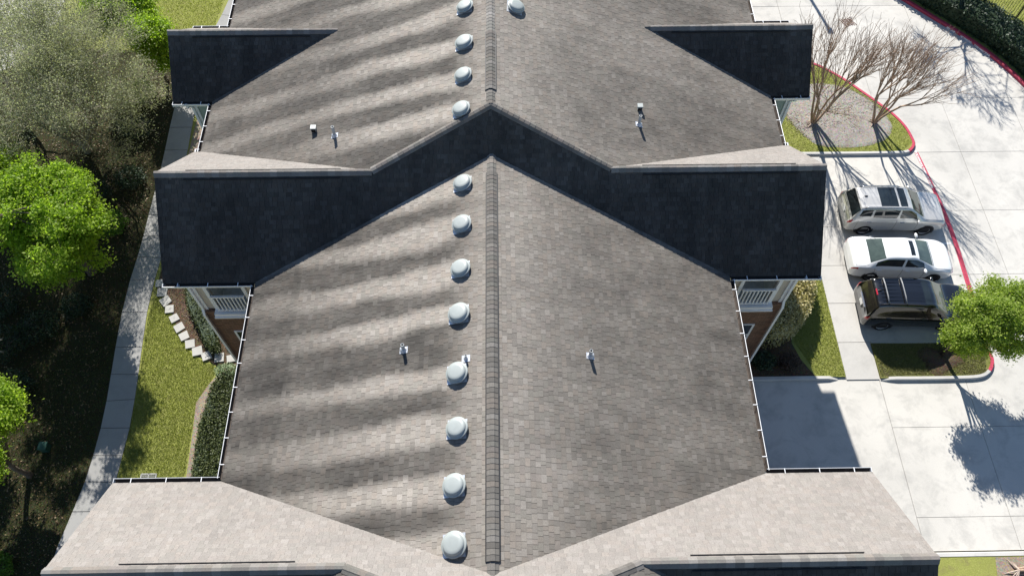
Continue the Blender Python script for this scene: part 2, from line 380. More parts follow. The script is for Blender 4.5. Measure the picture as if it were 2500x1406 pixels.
def clip(poly, P):
    # P convex CCW in uv
    out = poly
    for i in range(len(P)):
        a, b = P[i], P[(i + 1) % len(P)]; ex, ey = b[0] - a[0], b[1] - a[1]; inp = out; out = []
        if not inp: return []
        sd = [ex * (p[1] - a[1]) - ey * (p[0] - a[0]) for p in inp]
        for j in range(len(inp)):
            p, q = inp[j], inp[(j + 1) % len(inp)]; sp, sq = sd[j], sd[(j + 1) % len(inp)]
            if sp >= 0: out.append(p)
            if (sp > 0 > sq) or (sp < 0 < sq):
                t = sp / (sp - sq); out.append((p[0] + (q[0] - p[0]) * t, p[1] + (q[1] - p[1]) * t))
    return out
TABS = []       # (proj area, verts, faces, colors)
def add_plane(nm, s, poly, fz, dn):
    # local frame: v upslope (horizontal direction -dn), u along eave
    ux, uy = -dn[1], dn[0]
    n = len(poly)
    U = [(x * ux + y * uy, -(x * dn[0] + y * dn[1])) for x, y in poly]
    ar = sum(U[i][0] * U[(i + 1) % n][1] - U[(i + 1) % n][0] * U[i][1] for i in range(n))
    if ar < 0: U = U[::-1]
    slope = MW if nm[0] in 'SN' else (SB if nm == 'B' else SA)
    k = math.sqrt(1 + slope * slope); nrm = Vector((dn[0] * slope, dn[1] * slope, 1)).normalized()
    expo = .143 / k
    u0, u1 = min(p[0] for p in U), max(p[0] for p in U); v0, v1 = min(p[1] for p in U), max(p[1] for p in U)
    row = 0; v = v0 - .02
    while v < v1:
        u = u0 - random.random() * .25; row += 1; hi = random.random() < .5
        while u < u1:
            wd = random.choice((.11, .13, .15, .17, .2, .23)) ; hi = not hi
            t = .011 if hi else .005
            dv = random.uniform(-.004, .004)
            gp = .0012 if nm[0] == 'N' else .0038
            rect = [(u + gp, v + dv), (u + wd - gp, v + dv), (u + wd - gp, v + expo + .012), (u + gp, v + expo + .012)]
            if nm[0] == 'N': t = .0075 if hi else .0055
            c = clip(rect, U); u += wd
            if len(c) < 3: continue
            a2 = abs(sum(c[i][0] * c[(i + 1) % len(c)][1] - c[(i + 1) % len(c)][0] * c[i][1] for i in range(len(c))))
            if a2 < 2e-4: continue
            tint = 1 + (np.array(random.choice(TINTS)) * random.uniform(.95, 1.05) - 1) * (1.0 if nm[0] == 'S' else .66)
            if nm[0] == 'N': tint = (1 + (tint - 1) * .6) * np.array((.965, .975, 1.015))
            if not hi: tint = tint * .95
            vs, cs, m = [], [], len(c)
            for h0 in (1, 0):
                for (a, b) in c:
                    x = a * ux - b * dn[0]; y = a * uy - b * dn[1]
                    h = (t * (1 - (b - v) / (expo + .012)) + .003) if h0 else -.004
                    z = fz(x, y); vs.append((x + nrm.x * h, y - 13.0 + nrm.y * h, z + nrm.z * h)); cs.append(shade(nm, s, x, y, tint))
            fs = [tuple(range(m))] + [(i, m + i, m + (i + 1) % m, (i + 1) % m) for i in range(m)]
            cx, cy, cz = vs[0][0] + XC, vs[0][1] + 13, vs[0][2]
            d = Vector((cx, cy, cz)) - CAM; dep = d.dot(_fw)
            pxx, pyy = d.dot(_rt) / dep * 1928 + 1250, d.dot(_dn) / dep * 1928 + 703
            vis = 40 < pxx < 2460 and 20 < pyy < 1386
            TABS.append((a2 * abs(nrm.dot(d.normalized())) / dep ** 2 if vis else 0, vs, fs, cs))
        v += expo
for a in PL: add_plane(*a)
order = sorted(range(len(TABS)), key=lambda i: -TABS[i][0]); top = set(order[:300])
vv, ff, cc = [], [], []
def col_attr(me, cs):
    a = me.attributes.new('col', 'FLOAT_COLOR', 'POINT'); c4 = np.ones((len(cs), 4), np.float32); c4[:, :3] = np.array(cs); a.data.foreach_set('color', c4.ravel())
for i, (pa, vs_, fs_, cs_) in enumerate(TABS):
    if i in top:
        c = np.mean(np.array(vs_), axis=0)
        me = bpy.data.meshes.new('shingle'); me.from_pydata([tuple(np.array(p) - c) for p in vs_], [], fs_); me.materials.append(M_SH); col_attr(me, cs_)
        o = bpy.data.objects.new('shingle', me); o.location = c; link(o, ROOF)
    else:
        b = len(vv); vv += vs_; cc += cs_; ff += [tuple(b + j for j in f) for f in fs_]
me = bpy.data.meshes.new('shingle_field'); me.from_pydata(vv, [], ff); me.materials.append(M_SH); col_attr(me, cc)
o = bpy.data.objects.new('shingle_field', me); link(o, ROOF); tag(o, kind='stuff')

# ---- ridge caps: bent pieces laid along ridges and hips
def cap_piece(L, wA, wB, dA, dB, dr, up, lift, th=.012):
    """folded cap: local origin at the lower end on the ridge line, runs along dr"""
    prof = [(dA * wA, 0), (dA * wA * .5, .018), (dA * .05, .035), (dB * .05, .035), (dB * wB * .5, .018), (dB * wB, 0)]
    vs = []
    for t, e in ((0.0, th), (L, .002)):
        for p, h in prof: vs.append(p + dr * t + up * (h + lift + e))
    for t, e in ((0.0, -.01), (L, -.01)):
        for p, h in prof: vs.append(p + dr * t + up * (h + lift + e))
    n = 6; fs = [(i, i + 1, n + i + 1, n + i) for i in range(5)]
    fs += [(2 * n + i, 2 * n + i + 1, i + 1, i) for i in range(5)] + [(2 * n, 0, n, 3 * n), (n - 1, 3 * n - 1, 4 * n - 1, 2 * n - 1)]
    return vs, fs
CAPN = [0]
def ridge(p0, p1, nA, nB, tone, sep, lift=0.01, step=.145, w=.15, parent=None, wob=.0):
    p0 = Vector(p0); p1 = Vector(p1); dr = (p1 - p0).normalized(); L = (p1 - p0).length
    dA = dr.cross(Vector(nA).normalized()); dB = dr.cross(Vector(nB).normalized())
    if dA.z > 0: dA = -dA
    if dB.z > 0: dB = -dB
    if dA.dot(dB) > .9: dB = -dB
    up = (Vector(nA).normalized() + Vector(nB).normalized()).normalized()
    n = int(L / step); mb = MB(); cs = []
    for i in range(n):
        q = p0 + dr * (i * L / n); vs, fs = cap_piece(L / n * 1.06, w, w, dA, dB, dr, up, lift + wob * (vnoise(i * .35, w * 9) - .5))
        tnt = np.array(random.choice(TINTS)) * random.uniform(.94, 1.04); c = tone * tnt
        if sep:
            me = bpy.data.meshes.new('cap_shingle'); me.from_pydata(vs, [], fs); me.materials.append(M_SH); col_attr(me, [c] * len(vs))
            o = bpy.data.objects.new('cap_shingle', me); o.location = q - Vector(BO); link(o, parent or ROOF); CAPN[0] += 1
        else:
            mb.add([v + q - Vector(BO) for v in vs], fs); cs += [c] * len(vs)
    if not sep and mb.v:
        o = mb.build('cap_shingle_row', M_SH, parent or ROOF); col_attr(o.data, cs); tag(o, kind='stuff')
NB_ = lambda s: (s * SB, 0, 1); NA_ = lambda s: (s * SA, 0, 1); NS = (0, -MW, 1); NN = (0, MW, 1)
LIGHT = np.array((.2, .188, .172)); MID = np.array((.16, .149, .135)); VENTC = np.array((.15, .14, .126))
def ridge_vent(y0, y1, z, sep):
    mb = MB()
    for s in (-1, 1):                         # dark louvre strip on each side
        sl = SB if z == ZB else SA
        for t in (0,):
            mb.box((XC + s * .165, (y0 + y1) / 2, z - sl * .165 + .022), (.03, y1 - y0, .05))
    rv = B(mb, 'ridge_vent', M_BLACK)
    ridge((XC, y0, z), (XC, y1, z), (-(SB if z == ZB else SA), 0, 1), ((SB if z == ZB else SA), 0, 1), VENTC, sep, lift=.04, w=.16, parent=rv, wob=.004)
ridge_vent(3.82, 15.35, ZB, True)
ridge((XC, YB1 - .1, ZB), (XC, 3.82, ZB), NB_(-1), NB_(1), MID, True); ridge((XC, 15.35, ZB), (XC, YB2, ZB), NB_(-1), NB_(1), LIGHT, True)
ridge((XC, YA, ZA), (XC, 17.85, ZA), NA_(-1), NA_(1), MID, False); ridge_vent(17.85, 20.45, ZA, False); ridge((XC, 20.45, ZA), (XC, 22.3, ZA), NA_(-1), NA_(1), LIGHT * 1.1, False); ridge_vent(22.3, 29.5, ZA, False)
for s in (-1, 1):
    ridge((XC + s * HW2, Y2M, Z2), (XC + s * XQ2, Y2M, Z2), NS, NN, LIGHT * .95, True, lift=.025, w=.17, step=.22, wob=.02)
    ridge((XC + s * HW3, Y3M, Z3), (XC + s * XQ3, Y3M, Z3), NS, NN, LIGHT * .95, True, lift=.025, w=.17, step=.22, wob=.02)
    ridge((XC + s * HW1, Y1M, Z1), (XC + s * XQ1, Y1M, Z1), NS, NN, LIGHT * .95, False, lift=.025, w=.17, step=.2, wob=.02)
    ridge((XC + s * XQ2, Y2M, Z2), (XC, YA, ZA), NS, NA_(s), MID * 1.05, True, w=.14, step=.19)
    ridge((XC + s * XQ3, Y3M, Z3), (XC, YC, ZA), NN, NA_(s), MID, False, w=.14, step=.2)
    # low vent strips under the caps on the wing ridges
    for (hx, xq, ym, zz) in ((HW2, XQ2, Y2M, Z2), (HW3, XQ3, Y3M, Z3), (HW1, XQ1, Y1M, Z1)):
        mb = MB(); x0, x1 = hx - (.9 if hx != HW3 else 1.7), xq + (1.0 if hx != HW3 else 1.2)
        for t in (-1, 1): mb.box((XC + s * (x0 + x1) / 2, ym + t * .185, zz - MW * .185 + .03), (abs(x0 - x1), .02, .035))
        B(mb, 'ridge_vent', M_BLACK)

# ---- gutters with strap hangers
def gutter(p0, p1, outd, zz, strap=.86, ends=(1, 1)):
    p0 = Vector((p0[0] + XC + outd[0] * .065, p0[1] + outd[1] * .065, 0)); p1 = Vector((p1[0] + XC + outd[0] * .065, p1[1] + outd[1] * .065, 0)); d = (p1 - p0); L = d.length; d.normalize(); o = Vector((outd[0], outd[1], 0))
    mb = MB()
    prof = [(-.075, .03), (-.075, -.13), (.02, -.13), (.055, -.05), (.06, .0), (.075, .005), (.075, -.02), (.068, -.05), (.035, -.145), (-.085, -.145), (-.085, .03)]
    mi = [1, 1, 1, 1, 0, 0, 0, 0, 0, 0]
    n = len(prof); vs = [p + o * a + Vector((0, 0, zz + b)) for p in (p0, p1) for a, b in prof]
    for i in range(n - 1): mb.add([vs[i], vs[i + 1], vs[n + i + 1], vs[n + i]], [(0, 1, 2, 3)], mi[i])
    for k, p in ((0, p0), (1, p1)):
        if ends[k]: mb.box(p + Vector((0, 0, zz - .065)) , (.155 if abs(o.x) > .5 else .012, .012 if abs(o.x) > .5 else .155, .14), 0.0, 0)
    g = B(mb, 'gutter', [M_WTRIM, M_GUTIN])
    ns = max(2, int(L / strap))
    for i in range(ns):
        q = p0 + d * (L * (i + .5) / ns); h = MB()
        h.box((0, 0, 0), (.17 if abs(o.x) > .5 else .02, .02 if abs(o.x) > .5 else .17, .006))
        h.box((-o.x * .11, -o.y * .11, -.012), (.05 if abs(o.x) > .5 else .05, .05, .012))
        h.build('hanger', M_WTRIM, g, loc=q + o * -.01 + Vector((0, 0, zz + .014)) - Vector(BO))
    return g
ZG = ZE - .01
for s in (-1, 1):
    gutter((s * HB, Y3F + .1), (s * HB, Y2N - .1), (s, 0), ZG, .75, (0, 0))
    gutter((s * HA, Y2F + .1), (s * HA, Y1N - .1), (s, 0), ZG, .7, (0, 0))
    gutter((s * HA, Y1F + .1), (s * HA, 34.0), (s, 0), ZG, .8, (0, 0))
    gutter((s * (HB + .08), Y2N), (s * HW2, Y2N), (0, -1), ZG, .75, (0, 1))
    gutter((s * (HA + .08), Y1N), (s * HW1, Y1N), (0, -1), ZG, .6, (0, 1))
    gutter((s * (HA + .08), Y1F), (s * HW1, Y1F), (0, 1), ZG, .7, (0, 1))
    gutter((s * (HB + .08), Y3F), (s * HW3, Y3F), (0, 1), ZG, .75, (0, 1))
    gutter((s * (HA + .08), Y2F), (s * (HW2), Y2F), (0, 1), ZG, .5, (0, 1))
    # rake boards along the gable edges
    for (hx, yn, yf, ym, zr) in ((HW2, Y2N, Y2F, Y2M, Z2), (HW1, Y1N, Y1F, Y1M, Z1), (HW3, Y3S, Y3F, Y3M, Z3)):
        for ya, yb in ((yn, ym), (yf, ym)):
            mb = MB(); x = XC + s * (hx - .045); a = Vector((x, ya, ZE)); b = Vector((x, yb, zr))
            q = [a + Vector((0, 0, -.1)), b + Vector((0, 0, -.1)), b + Vector((0, 0, -.22)), a + Vector((0, 0, -.22))]
            w_ = Vector((s * .025, 0, 0)); mb.add(q + [p + w_ for p in q], [(0, 1, 2, 3), (4, 7, 6, 5), (0, 4, 5, 1), (1, 5, 6, 2), (2, 6, 7, 3), (3, 7, 4, 0)])
            B(mb, 'rake_board', M_WTRIM)

# ---- walls, soffits
OV = .42; ZBR = 6.87
def wallbox(x0, x1, y0, y1, mats, nm='wall'):
    mb = MB()
    for z0, z1, mi, e in ((0, ZBR, 0, .06), (ZBR + .002, ZE - .16, 1, 0)):
        mb.prism([(XC + x0 - e, y0 - e), (XC + x1 + e, y0 - e), (XC + x1 + e, y1 + e), (XC + x0 - e, y1 + e)], z0, z1, mi)
    return B(mb, nm, mats)
wallbox(-HB + OV, HB - OV, Y3S + 1, Y2F - 1, [M_BRICK, M_BEIGE])
wallbox(-HA + OV, HA - OV, Y2N + 1.9, YEND - .5, [M_BRICK, M_TEAL])
wallbox(-HA + OV, HA - OV, YSTART + .5, Y3F - 1.9, [M_BRICK, M_BEIGE])
wallbox(-HW1 + OV, HW1 - OV, Y1N + OV, Y1F - OV, [M_TEAL, M_TEAL])
wallbox(-HW3 + OV, HW3 - OV, Y3S + OV, Y3F - OV, [M_BRICK, M_BEIGE])
for s in (-1, 1):
    # wing 2: wall with a recessed balcony bay on its shaded face
    x0, x1 = HB - .6, HW2 - OV; yw = Y2N + OV; ox0, ox1 = 8.40, 9.56; oz0, oz1 = ZBR, 8.62; X = lambda v: XC + s * v
    mb = MB()
    def pan(xa, xb, za, zb, mi, y=yw, dd=.12): mb.box((X((xa + xb) / 2), y + dd / 2, (za + zb) / 2), (abs(xb - xa), dd, zb - za), 0, mi)
    pan(x0, x1 + .06, 0, ZBR - .01, 0, yw - .06)
    pan(x0, ox0, ZBR, ZE - .16, 1); pan(ox1, x1, ZBR, ZE - .16, 1); pan(ox0, ox1, oz1, ZE - .16, 1)
    mb.box((X(x1 - .06), (yw + Y2F - OV) / 2 + .06, ZE / 2 - .1), (.12, Y2F - OV - yw, ZE - .2), 0, 1)
    mb.box((X((x0 + x1) / 2), Y2F - OV, ZE / 2 - .1), (x1 - x0 - .2, .12, ZE - .2), 0, 1)
    B(mb, 'wall', [M_BRICK, M_BEIGE])
    mb = MB(); mb.box((X((x0 + x1) / 2 - .06), yw - .09, ZBR - .035), (x1 - x0 + .2, .10, .07)); B(mb, 'brick_ledge', M_BRICK)
    bal = MB()                                # recess: floor, back, sides
    bal.box((X((ox0 + ox1) / 2), yw + .85, oz0 - .04), (ox1 - ox0 + .2, 1.5, .06)); bal.box((X((ox0 + ox1) / 2), yw + 1.55, 7.7), (ox1 - ox0 + .2, .08, 1.9))
    for xx in (ox0 - .05, ox1 + .05): bal.box((X(xx), yw + .85, 7.7), (.06, 1.45, 1.9))
    BAL = B(bal, 'balcony', M_DARKIN)
    def bp(name, c, d, m=M_WTRIM):
        t = MB(); t.box((0, 0, 0), d); return t.build(name, m, BAL, loc=Vector(c) - Vector(BO))
    bp('floor_slab', (X((ox0 + ox1) / 2), yw - .10, 6.83), (ox1 - ox0 + .28, .34, .16)); bp('floor_edge', (X((ox0 + ox1) / 2), yw - .14, 6.72), (ox1 - ox0 + .34, .36, .055))
    for xx in (ox0 - .06, ox1 + .06): bp('trim', (X(xx), yw - .03, (oz0 + oz1) / 2 + .02), (.12, .08, oz1 - oz0 + .1))
    bp('trim', (X((ox0 + ox1) / 2), yw - .03, oz1 + .07), (ox1 - ox0 + .24, .08, .12))
    bp('top_rail', (X((ox0 + ox1) / 2), yw - .14, 7.9), (ox1 - ox0 - .02, .075, .06)); bp('bottom_rail', (X((ox0 + ox1) / 2), yw - .14, 7.0), (ox1 - ox0 - .02, .06, .06))
    for i in range(9): bp('baluster', (X(ox0 + .07 + i * (ox1 - ox0 - .14) / 8), yw - .14, 7.45), (.04, .04, .86))
    g = MB(); g.box((X((ox0 + ox1) / 2 + .1), yw + 1.5, 7.75), (.8, .03, 1.7)); g.build('sliding_door', M_WINGL, BAL, off=BO)
    # window below
    g = MB(); g.box((X(8.96), yw - .075, 4.5), (1.16, .04, 1.6)); W = B(g, 'window', M_WTRIM)
    for zc in (4.1, 4.9):
        g = MB(); g.box((X(8.96), yw - .10, zc), (.98, .02, .68)); g.build('pane', M_WINGL, W, off=BO)
    g = MB(); g.box((X(8.96), yw - .14, 3.66), (1.3, .16, .08)); g.build('sill', M_BRICK, W, off=BO)
    # downspouts
    for (hx, yn, jog) in ((HW2, Y2N, True), (HW1, Y1N, False)):
        xx = X(hx - OV - .02 + .0); yy = yn + OV; mb = MB()
        pts = [(xx, yn - .0, ZG - .12), (xx, yn + .02, ZG - .28), (xx, yy - .07, ZG - .62)]
        pts += [(xx, yy - .07, ZBR + .12), (xx, yy - .19, ZBR - .12), (xx, yy - .19, .25), (xx, yy - .45, .12)] if jog else [(xx, yy - .07, .25), (xx, yy - .3, .12)]
        for a, b in zip(pts[:-1], pts[1:]):
            a = Vector(a); b = Vector(b); dd = b - a; Mx = dd.to_track_quat('Z', 'Y').to_matrix()
            mb.box((a + b) / 2, (.085, .075, dd.length + .03), M=Mx)
        B(mb, 'downspout', M_WTRIM)
        mb = MB(); mb.box((X(hx - OV - .12), yy - .02, (ZBR + ZE) / 2 - .1 if jog else ZE / 2 - .1), (.11, .05, (ZE - ZBR - .2) if jog else ZE - .3)); B(mb, 'corner_trim', M_WTRIM if jog else M_WTRIM)
    # soffits
    mb = MB()
    for xa, xb, ya, yb in ((HB - OV - .1, HW2 - .02, Y2N + .03, Y2N + OV + .05), (HA - OV - .1, HW1 - .02, Y1N + .03, Y1N + OV + .05), (HW2 - OV - .05, HW2 - .02, Y2N + OV, Y2F - .03), (HW1 - OV - .05, HW1 - .02, Y1N + OV, Y1F - .03)):
        mb.box((X((xa + xb) / 2), (ya + yb) / 2, ZE - .165), (abs(xb - xa), yb - ya, .03))
    for hh, ya, yb in ((HB, Y3F, Y2N), (HA, Y2F, Y1N)): mb.box((X(hh - .24), (ya + yb) / 2, ZE - .17), (.42, yb - ya, .03))
    B(mb, 'soffit', M_SOFFIT)

# ---- roof vents and pipes
def mk_vent():
    d = MB()
    d.lathe([(0.0, .2), (.15, .198), (.215, .189), (.248, .168), (.262, .14), (.266, .116), (.27, .112), (.312, .108), (.316, .1), (.316, .085), (.3, .08), (.2, .078), (.0, .078)], n=32)
    b = MB(); b.lathe([(.19, .1), (.19, .02), (.25, .012)], n=20); b.box((-.03, .0, .004), (.56, .54, .008))
    return d, b
dome_mb, base_mb = mk_vent()
dm = dome_mb.build('dome', M_DOMEW, None, smooth=True); bs = base_mb.build('flashing', M_GALV, None)
def place_vent(x, y, s, z, sl, i):
    e = bpy.data.objects.new('roof_vent', None); link(e, BROOT); e.empty_display_size = .2
    e.location = Vector((x, y, z - sl * abs(x - XC) + .02)) - Vector(BO); e.rotation_euler = (random.uniform(-.03, .03), s * math.atan(sl), random.uniform(-.06, .06))
    e.scale = [random.uniform(.95, 1.05)] * 3
    a = dm if i == 0 else dm.copy(); b = bs if i == 0 else bs.copy()
    if i: COL.objects.link(a); COL.objects.link(b)
    a.parent = e; b.parent = e
i = 0
for x, y in VB: place_vent(x, y, -1, ZB, SB, i); i += 1
for x, y in VA: place_vent(x, y, -1, ZA, SA, i); i += 1
for x, y in VAE: place_vent(x, y, 1, ZA, SA, i); i += 1
def pipe(x, y, s, z, sl, h, r, box=False):
    zz = z - sl * abs(x - XC); mb = MB()
    if box:
        mb.box((x, y, zz + .1), (.16, .15, .2), 0, 0); mb.box((x, y, zz + .205), (.18, .17, .02), 0, 0); mb.box((x, y - .083, zz + .09), (.13, .01, .12), 0, 1)
        p = B(mb, 'exhaust_hood', [M_DOMEW, M_BLACK])
    else:
        mb.tube((x, y, zz - .05), (x, y, zz + h), r, r, 12); mb.lathe([(r, h), (r * .75, h + .002), (r * .7, h - .05)], (x, y, zz), 12)
        p = B(mb, 'vent_pipe', M_PIPE, smooth=True)
        fl = MB(); fl.lathe([(r * 2.2, .01), (r * 1.3, .09), (r * 1.02, .1)], (x, y, zz), 12); 
        Mx = Matrix.Rotation(s * math.atan(sl), 3, 'Y'); fl.box((x, y, zz + .014), (.24, .2, .01), M=Mx); fl.build('flashing', M_GALV, p, off=BO)
pipe(-5.52, 17.55, -1, ZA, SA, .45, .05); pipe(-6.3, 18.0, -1, ZA, SA, .2, .05, True); pipe(4.53, 17.8, 1, ZA, SA, .45, .05); pipe(4.62, 18.5, 1, ZA, SA, .2, .05, True)
pipe(-2.84, 9.72, -1, ZB, SB, .36, .05); pipe(2.39, 9.5, 1, ZB, SB, .36, .05); pipe(-1.06, 9.16, -1, ZB, SB, .22, .03)

# ================================================================== GROUND
def struct(mb, name, mats, label=None, **k): return tag(mb.build(name, mats, **k), label, None, None, 'structure')
g = MB(); g.prism([(-220, -220), (220, -220), (220, 260), (-220, 260)], -.3, -.07); struct(g, 'ground', M_GRASS2)
# ---- parking lot: concrete panels with open joints
LX = [7.2, 15.935, 19.6, 23.2, 26.85, 30.5, 34.2, 38]; LY = [6.27, 7.55, 11.22, 14.85, 18.53, 22.13, 25.75, 29.4, 33.0, 36.6, 40.3, 44, 48]
g = MB(); g.box(((LX[0] + LX[-1]) / 2, (LY[0] + LY[-1]) / 2, -.045), (LX[-1] - LX[0], LY[-1] - LY[0], .05)); LOT = struct(g, 'parking_lot', M_JOINT)
SL = {}
for i in range(len(LX) - 1):
    for j in range(len(LY) - 1):
        wx, wy = LX[i + 1] - LX[i], LY[j + 1] - LY[j]; gap = .013 if LX[i] > 15 else .018
        if i == 0 and (0 < j < 8): continue
        cy_ = (LY[j] + LY[j + 1]) / 2
        if i == 0 and j == 0: wy = 14.4 - LY[0]; cy_ = (14.4 + LY[0]) / 2
        key = (round(wx, 3), round(wy, 3))
        if key not in SL:
            m = MB(); hx, hy = wx / 2 - gap / 2, wy / 2 - gap / 2
            m.add([(-hx, -hy, -.05), (hx, -hy, -.05), (hx, hy, -.05), (-hx, hy, -.05), (-hx, -hy, -.006), (hx, -hy, -.006), (hx, hy, -.006), (-hx, hy, -.006),
                   (-hx + .006, -hy + .006, 0), (hx - .006, -hy + .006, 0), (hx - .006, hy - .006, 0), (-hx + .006, hy - .006, 0)],
                  [(8, 9, 10, 11)] + [(a, (a + 1) % 4, 4 + (a + 1) % 4, 4 + a) for a in range(4)] + [(4 + a, 4 + (a + 1) % 4, 8 + (a + 1) % 4, 8 + a) for a in range(4)])
            o = m.build('concrete_panel', M_CONC, LOT); SL[key] = o.data
        else:
            o = bpy.data.objects.new('concrete_panel', SL[key]); link(o, LOT)
        o.location = ((LX[i] + LX[i + 1]) / 2, cy_, random.uniform(-.002, .002))
# ---- sidewalk on the car side
SWY = [13.36, 15.13, 17.08, 19.07, 21.22, 23.4, 25.5]
g = MB(); g.box((15.23, (SWY[0] + SWY[-1]) / 2, .0), (1.4, SWY[-1] - SWY[0], .02)); SWR = struct(g, 'sidewalk', M_JOINT, 'straight pale sidewalk between the right lawn and the parked cars')
for a, b in zip(SWY[:-1], SWY[1:]):
    m = MB(); m.box((0, 0, 0), (1.4, b - a - .022, .05)); m.build('paving_slab', M_WALK, SWR, loc=(15.235, (a + b) / 2, .012 + random.uniform(0, .004)))
# ---- curved old sidewalk on the tree side
swl = [(-17.25, 5.2), (-17.13, 6.97), (-16.91, 8.27), (-16.73, 9.45), (-16.67, 10.52), (-16.65, 11.68), (-16.7, 12.87), (-16.81, 14.09), (-16.92, 15.37), (-17.04, 17.1), (-17.06, 18.78), (-17.0, 20.02), (-16.98, 21.2), (-17.0, 22.4), (-17.0, 23.6), (-17.0, 25.0), (-17.04, 26.4), (-17.1, 27.9), (-17.13, 29.4), (-17.0, 31.0), (-16.65, 32.8), (-16.2, 34.6), (-15.85, 36.3), (-15.6, 38.0), (-15.45, 40)]
swr = [(-15.95, 5.2), (-15.8, 6.97), (-15.62, 8.27), (-15.52, 9.42), (-15.5, 10.5), (-15.47, 11.67), (-15.55, 12.93), (-15.65, 14.07), (-15.78, 15.37), (-15.93, 17.08), (-15.95, 18.78), (-15.9, 19.95), (-15.88, 21.15), (-15.88, 22.4), (-15.88, 23.6), (-15.88, 25.0), (-15.9, 26.4), (-15.98, 27.9), (-16.02, 29.4), (-15.85, 30.9), (-15.45, 32.6), (-15.0, 34.3), (-14.7, 36.1), (-14.5, 37.9), (-14.35, 40)]
WZ = .03
g = MB()
for i in range(len(swl) - 1): g.add([(*swl[i], WZ - .02), (*swr[i], WZ - .02), (*swr[i + 1], WZ - .02), (*swl[i + 1], WZ - .02)], [(0, 1, 2, 3)])
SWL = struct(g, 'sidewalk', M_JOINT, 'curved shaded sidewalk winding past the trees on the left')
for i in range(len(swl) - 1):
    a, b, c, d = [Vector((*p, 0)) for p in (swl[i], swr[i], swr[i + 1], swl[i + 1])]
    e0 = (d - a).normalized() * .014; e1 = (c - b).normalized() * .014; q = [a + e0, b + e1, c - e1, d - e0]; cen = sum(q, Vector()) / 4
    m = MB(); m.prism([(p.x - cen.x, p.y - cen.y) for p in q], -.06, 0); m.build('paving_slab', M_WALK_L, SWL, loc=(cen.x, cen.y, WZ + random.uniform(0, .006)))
# ---- earth on the left
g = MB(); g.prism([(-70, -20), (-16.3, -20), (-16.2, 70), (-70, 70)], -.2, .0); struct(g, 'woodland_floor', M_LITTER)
g = MB(); g.prism([(-16.35, -20), (-7.0, -20), (-7.0, 70), (-16.25, 70)], -.2, .004); struct(g, 'lawn', M_GRASS, 'lawn between the curved sidewalk and the building')
g = MB(); g.prism([(-30, 34.3), (-16.3, 33.2), (-15.9, 40), (-16, 60), (-30, 60)], -.1, .012); struct(g, 'lawn', M_GRASS, 'sunny lawn at the top left beyond the trees')
g = MB(); g.prism([(-28.6, 31), (-25.6, 33.0), (-25.0, 36), (-25.4, 44), (-29.2, 44)], -.1, .02); struct(g, 'path', M_WALK)
g = MB(); g.prism([(-15.85, 23.2), (-12, 23.2), (-12, 31.5), (-15.8, 31.5)], -.1, .012); struct(g, 'worn_verge', M_DIRT)
# mulch bed with stepping stones
bed = [(-15.75, 19.6), (-15.75, 18.3), (-15.1, 17.75), (-14.85, 17.1), (-14.5, 16.45), (-14.15, 15.95), (-13.85, 15.5), (-13.4, 14.95), (-12.85, 14.7), (-12.3, 14.4), (-11.9, 14.0), (-7.5, 14.0), (-7.5, 20.5), (-15.7, 20.5)]
g = MB(); g.prism(bed, -.1, .03); struct(g, 'mulch_bed', M_SOIL, 'brown mulch bed around the stepping stones')
g = MB(); g.prism([(-12.2, 14.1), (-12.55, 13.6), (-12.95, 12.75), (-12.85, 11.5), (-12.72, 9.0), (-12.3, 9.0), (-12.3, 13.5), (-11.9, 14.1)], -.1, .025); struct(g, 'dirt_strip', M_DIRT)
ST = [(-15.65, 18.57, .1), (-15.45, 18.09, .1), (-15.2, 17.62, .75), (-14.94, 17.2, .15), (-14.63, 16.74, .6), (-14.33, 16.28, .62), (-14.05, 15.86, .55), (-13.7, 15.45, .25), (-13.32, 15.12, .3), (-12.88, 14.88, .45), (-12.32, 14.8, .1), (-11.8, 14.74, .2)]
ORD = ['first', 'second', 'third', 'fourth', 'fifth', 'sixth', 'seventh', 'eighth', 'ninth', 'tenth', 'eleventh', 'twelfth']
for i, (x, y, a) in enumerate(ST):
    m = MB(); w_ = random.uniform(.36, .42); q = [(-w_ / 2 + random.uniform(-.02, .02), -w_ / 2 + random.uniform(-.02, .02)), (w_ / 2, -w_ / 2 + random.uniform(-.03, .03)), (w_ / 2 + random.uniform(-.03, .03), w_ / 2), (-w_ / 2, w_ / 2 + random.uniform(-.03, .03))]
    m.prism(q, 0, .055); v = m.v[4:8]
    o = m.build('stepping_stone', M_STONE, loc=(x, y, .028)); o.rotation_euler = (random.uniform(-.05, .05), random.uniform(-.05, .05), a)
    tag(o, 'square concrete stepping stone, %s in the row counted from the sidewalk' % ORD[i], 'stepping stone', 'stepping stones leading to the building')
# drain grate
t = thing('drain_grate', 'slotted grey drain grate in the lawn by the lower left gutter', 'drain', (-14.26, 9.6, .012))
m = MB()
for yy in (-.13, .13): m.box((0, yy, .01), (.6, .04, .04))
for xx in (-.3, 0, .3): m.box((xx, 0, .01), (.035, .3, .04))
m.build('frame', plain('cast_grey', (.36, .36, .34), .7, .3), t)
m = MB(); m.box((0, 0, -.008), (.6, .28, .008)); m.build('pit', M_BLACK, t)
for k in range(4):
    for xx in (-.15, .15): m = MB(); m.box((0, 0, 0), (.26, .018, .03)); m.build('bar', t.children[0].data.materials[0], t, loc=(xx, -.085 + k * .057, .01))
t = thing('utility_box', 'small green utility box in the shaded grass beside the left tree', 'utility box', (-18.63, 10.84, 0))
m = MB(); m.box((0, 0, .17), (.3, .3, .34)); m.build('cabinet', M_GREEN, t); m = MB(); m.box((0, 0, .36), (.34, .34, .05)); m.build('lid', M_GREEN, t)

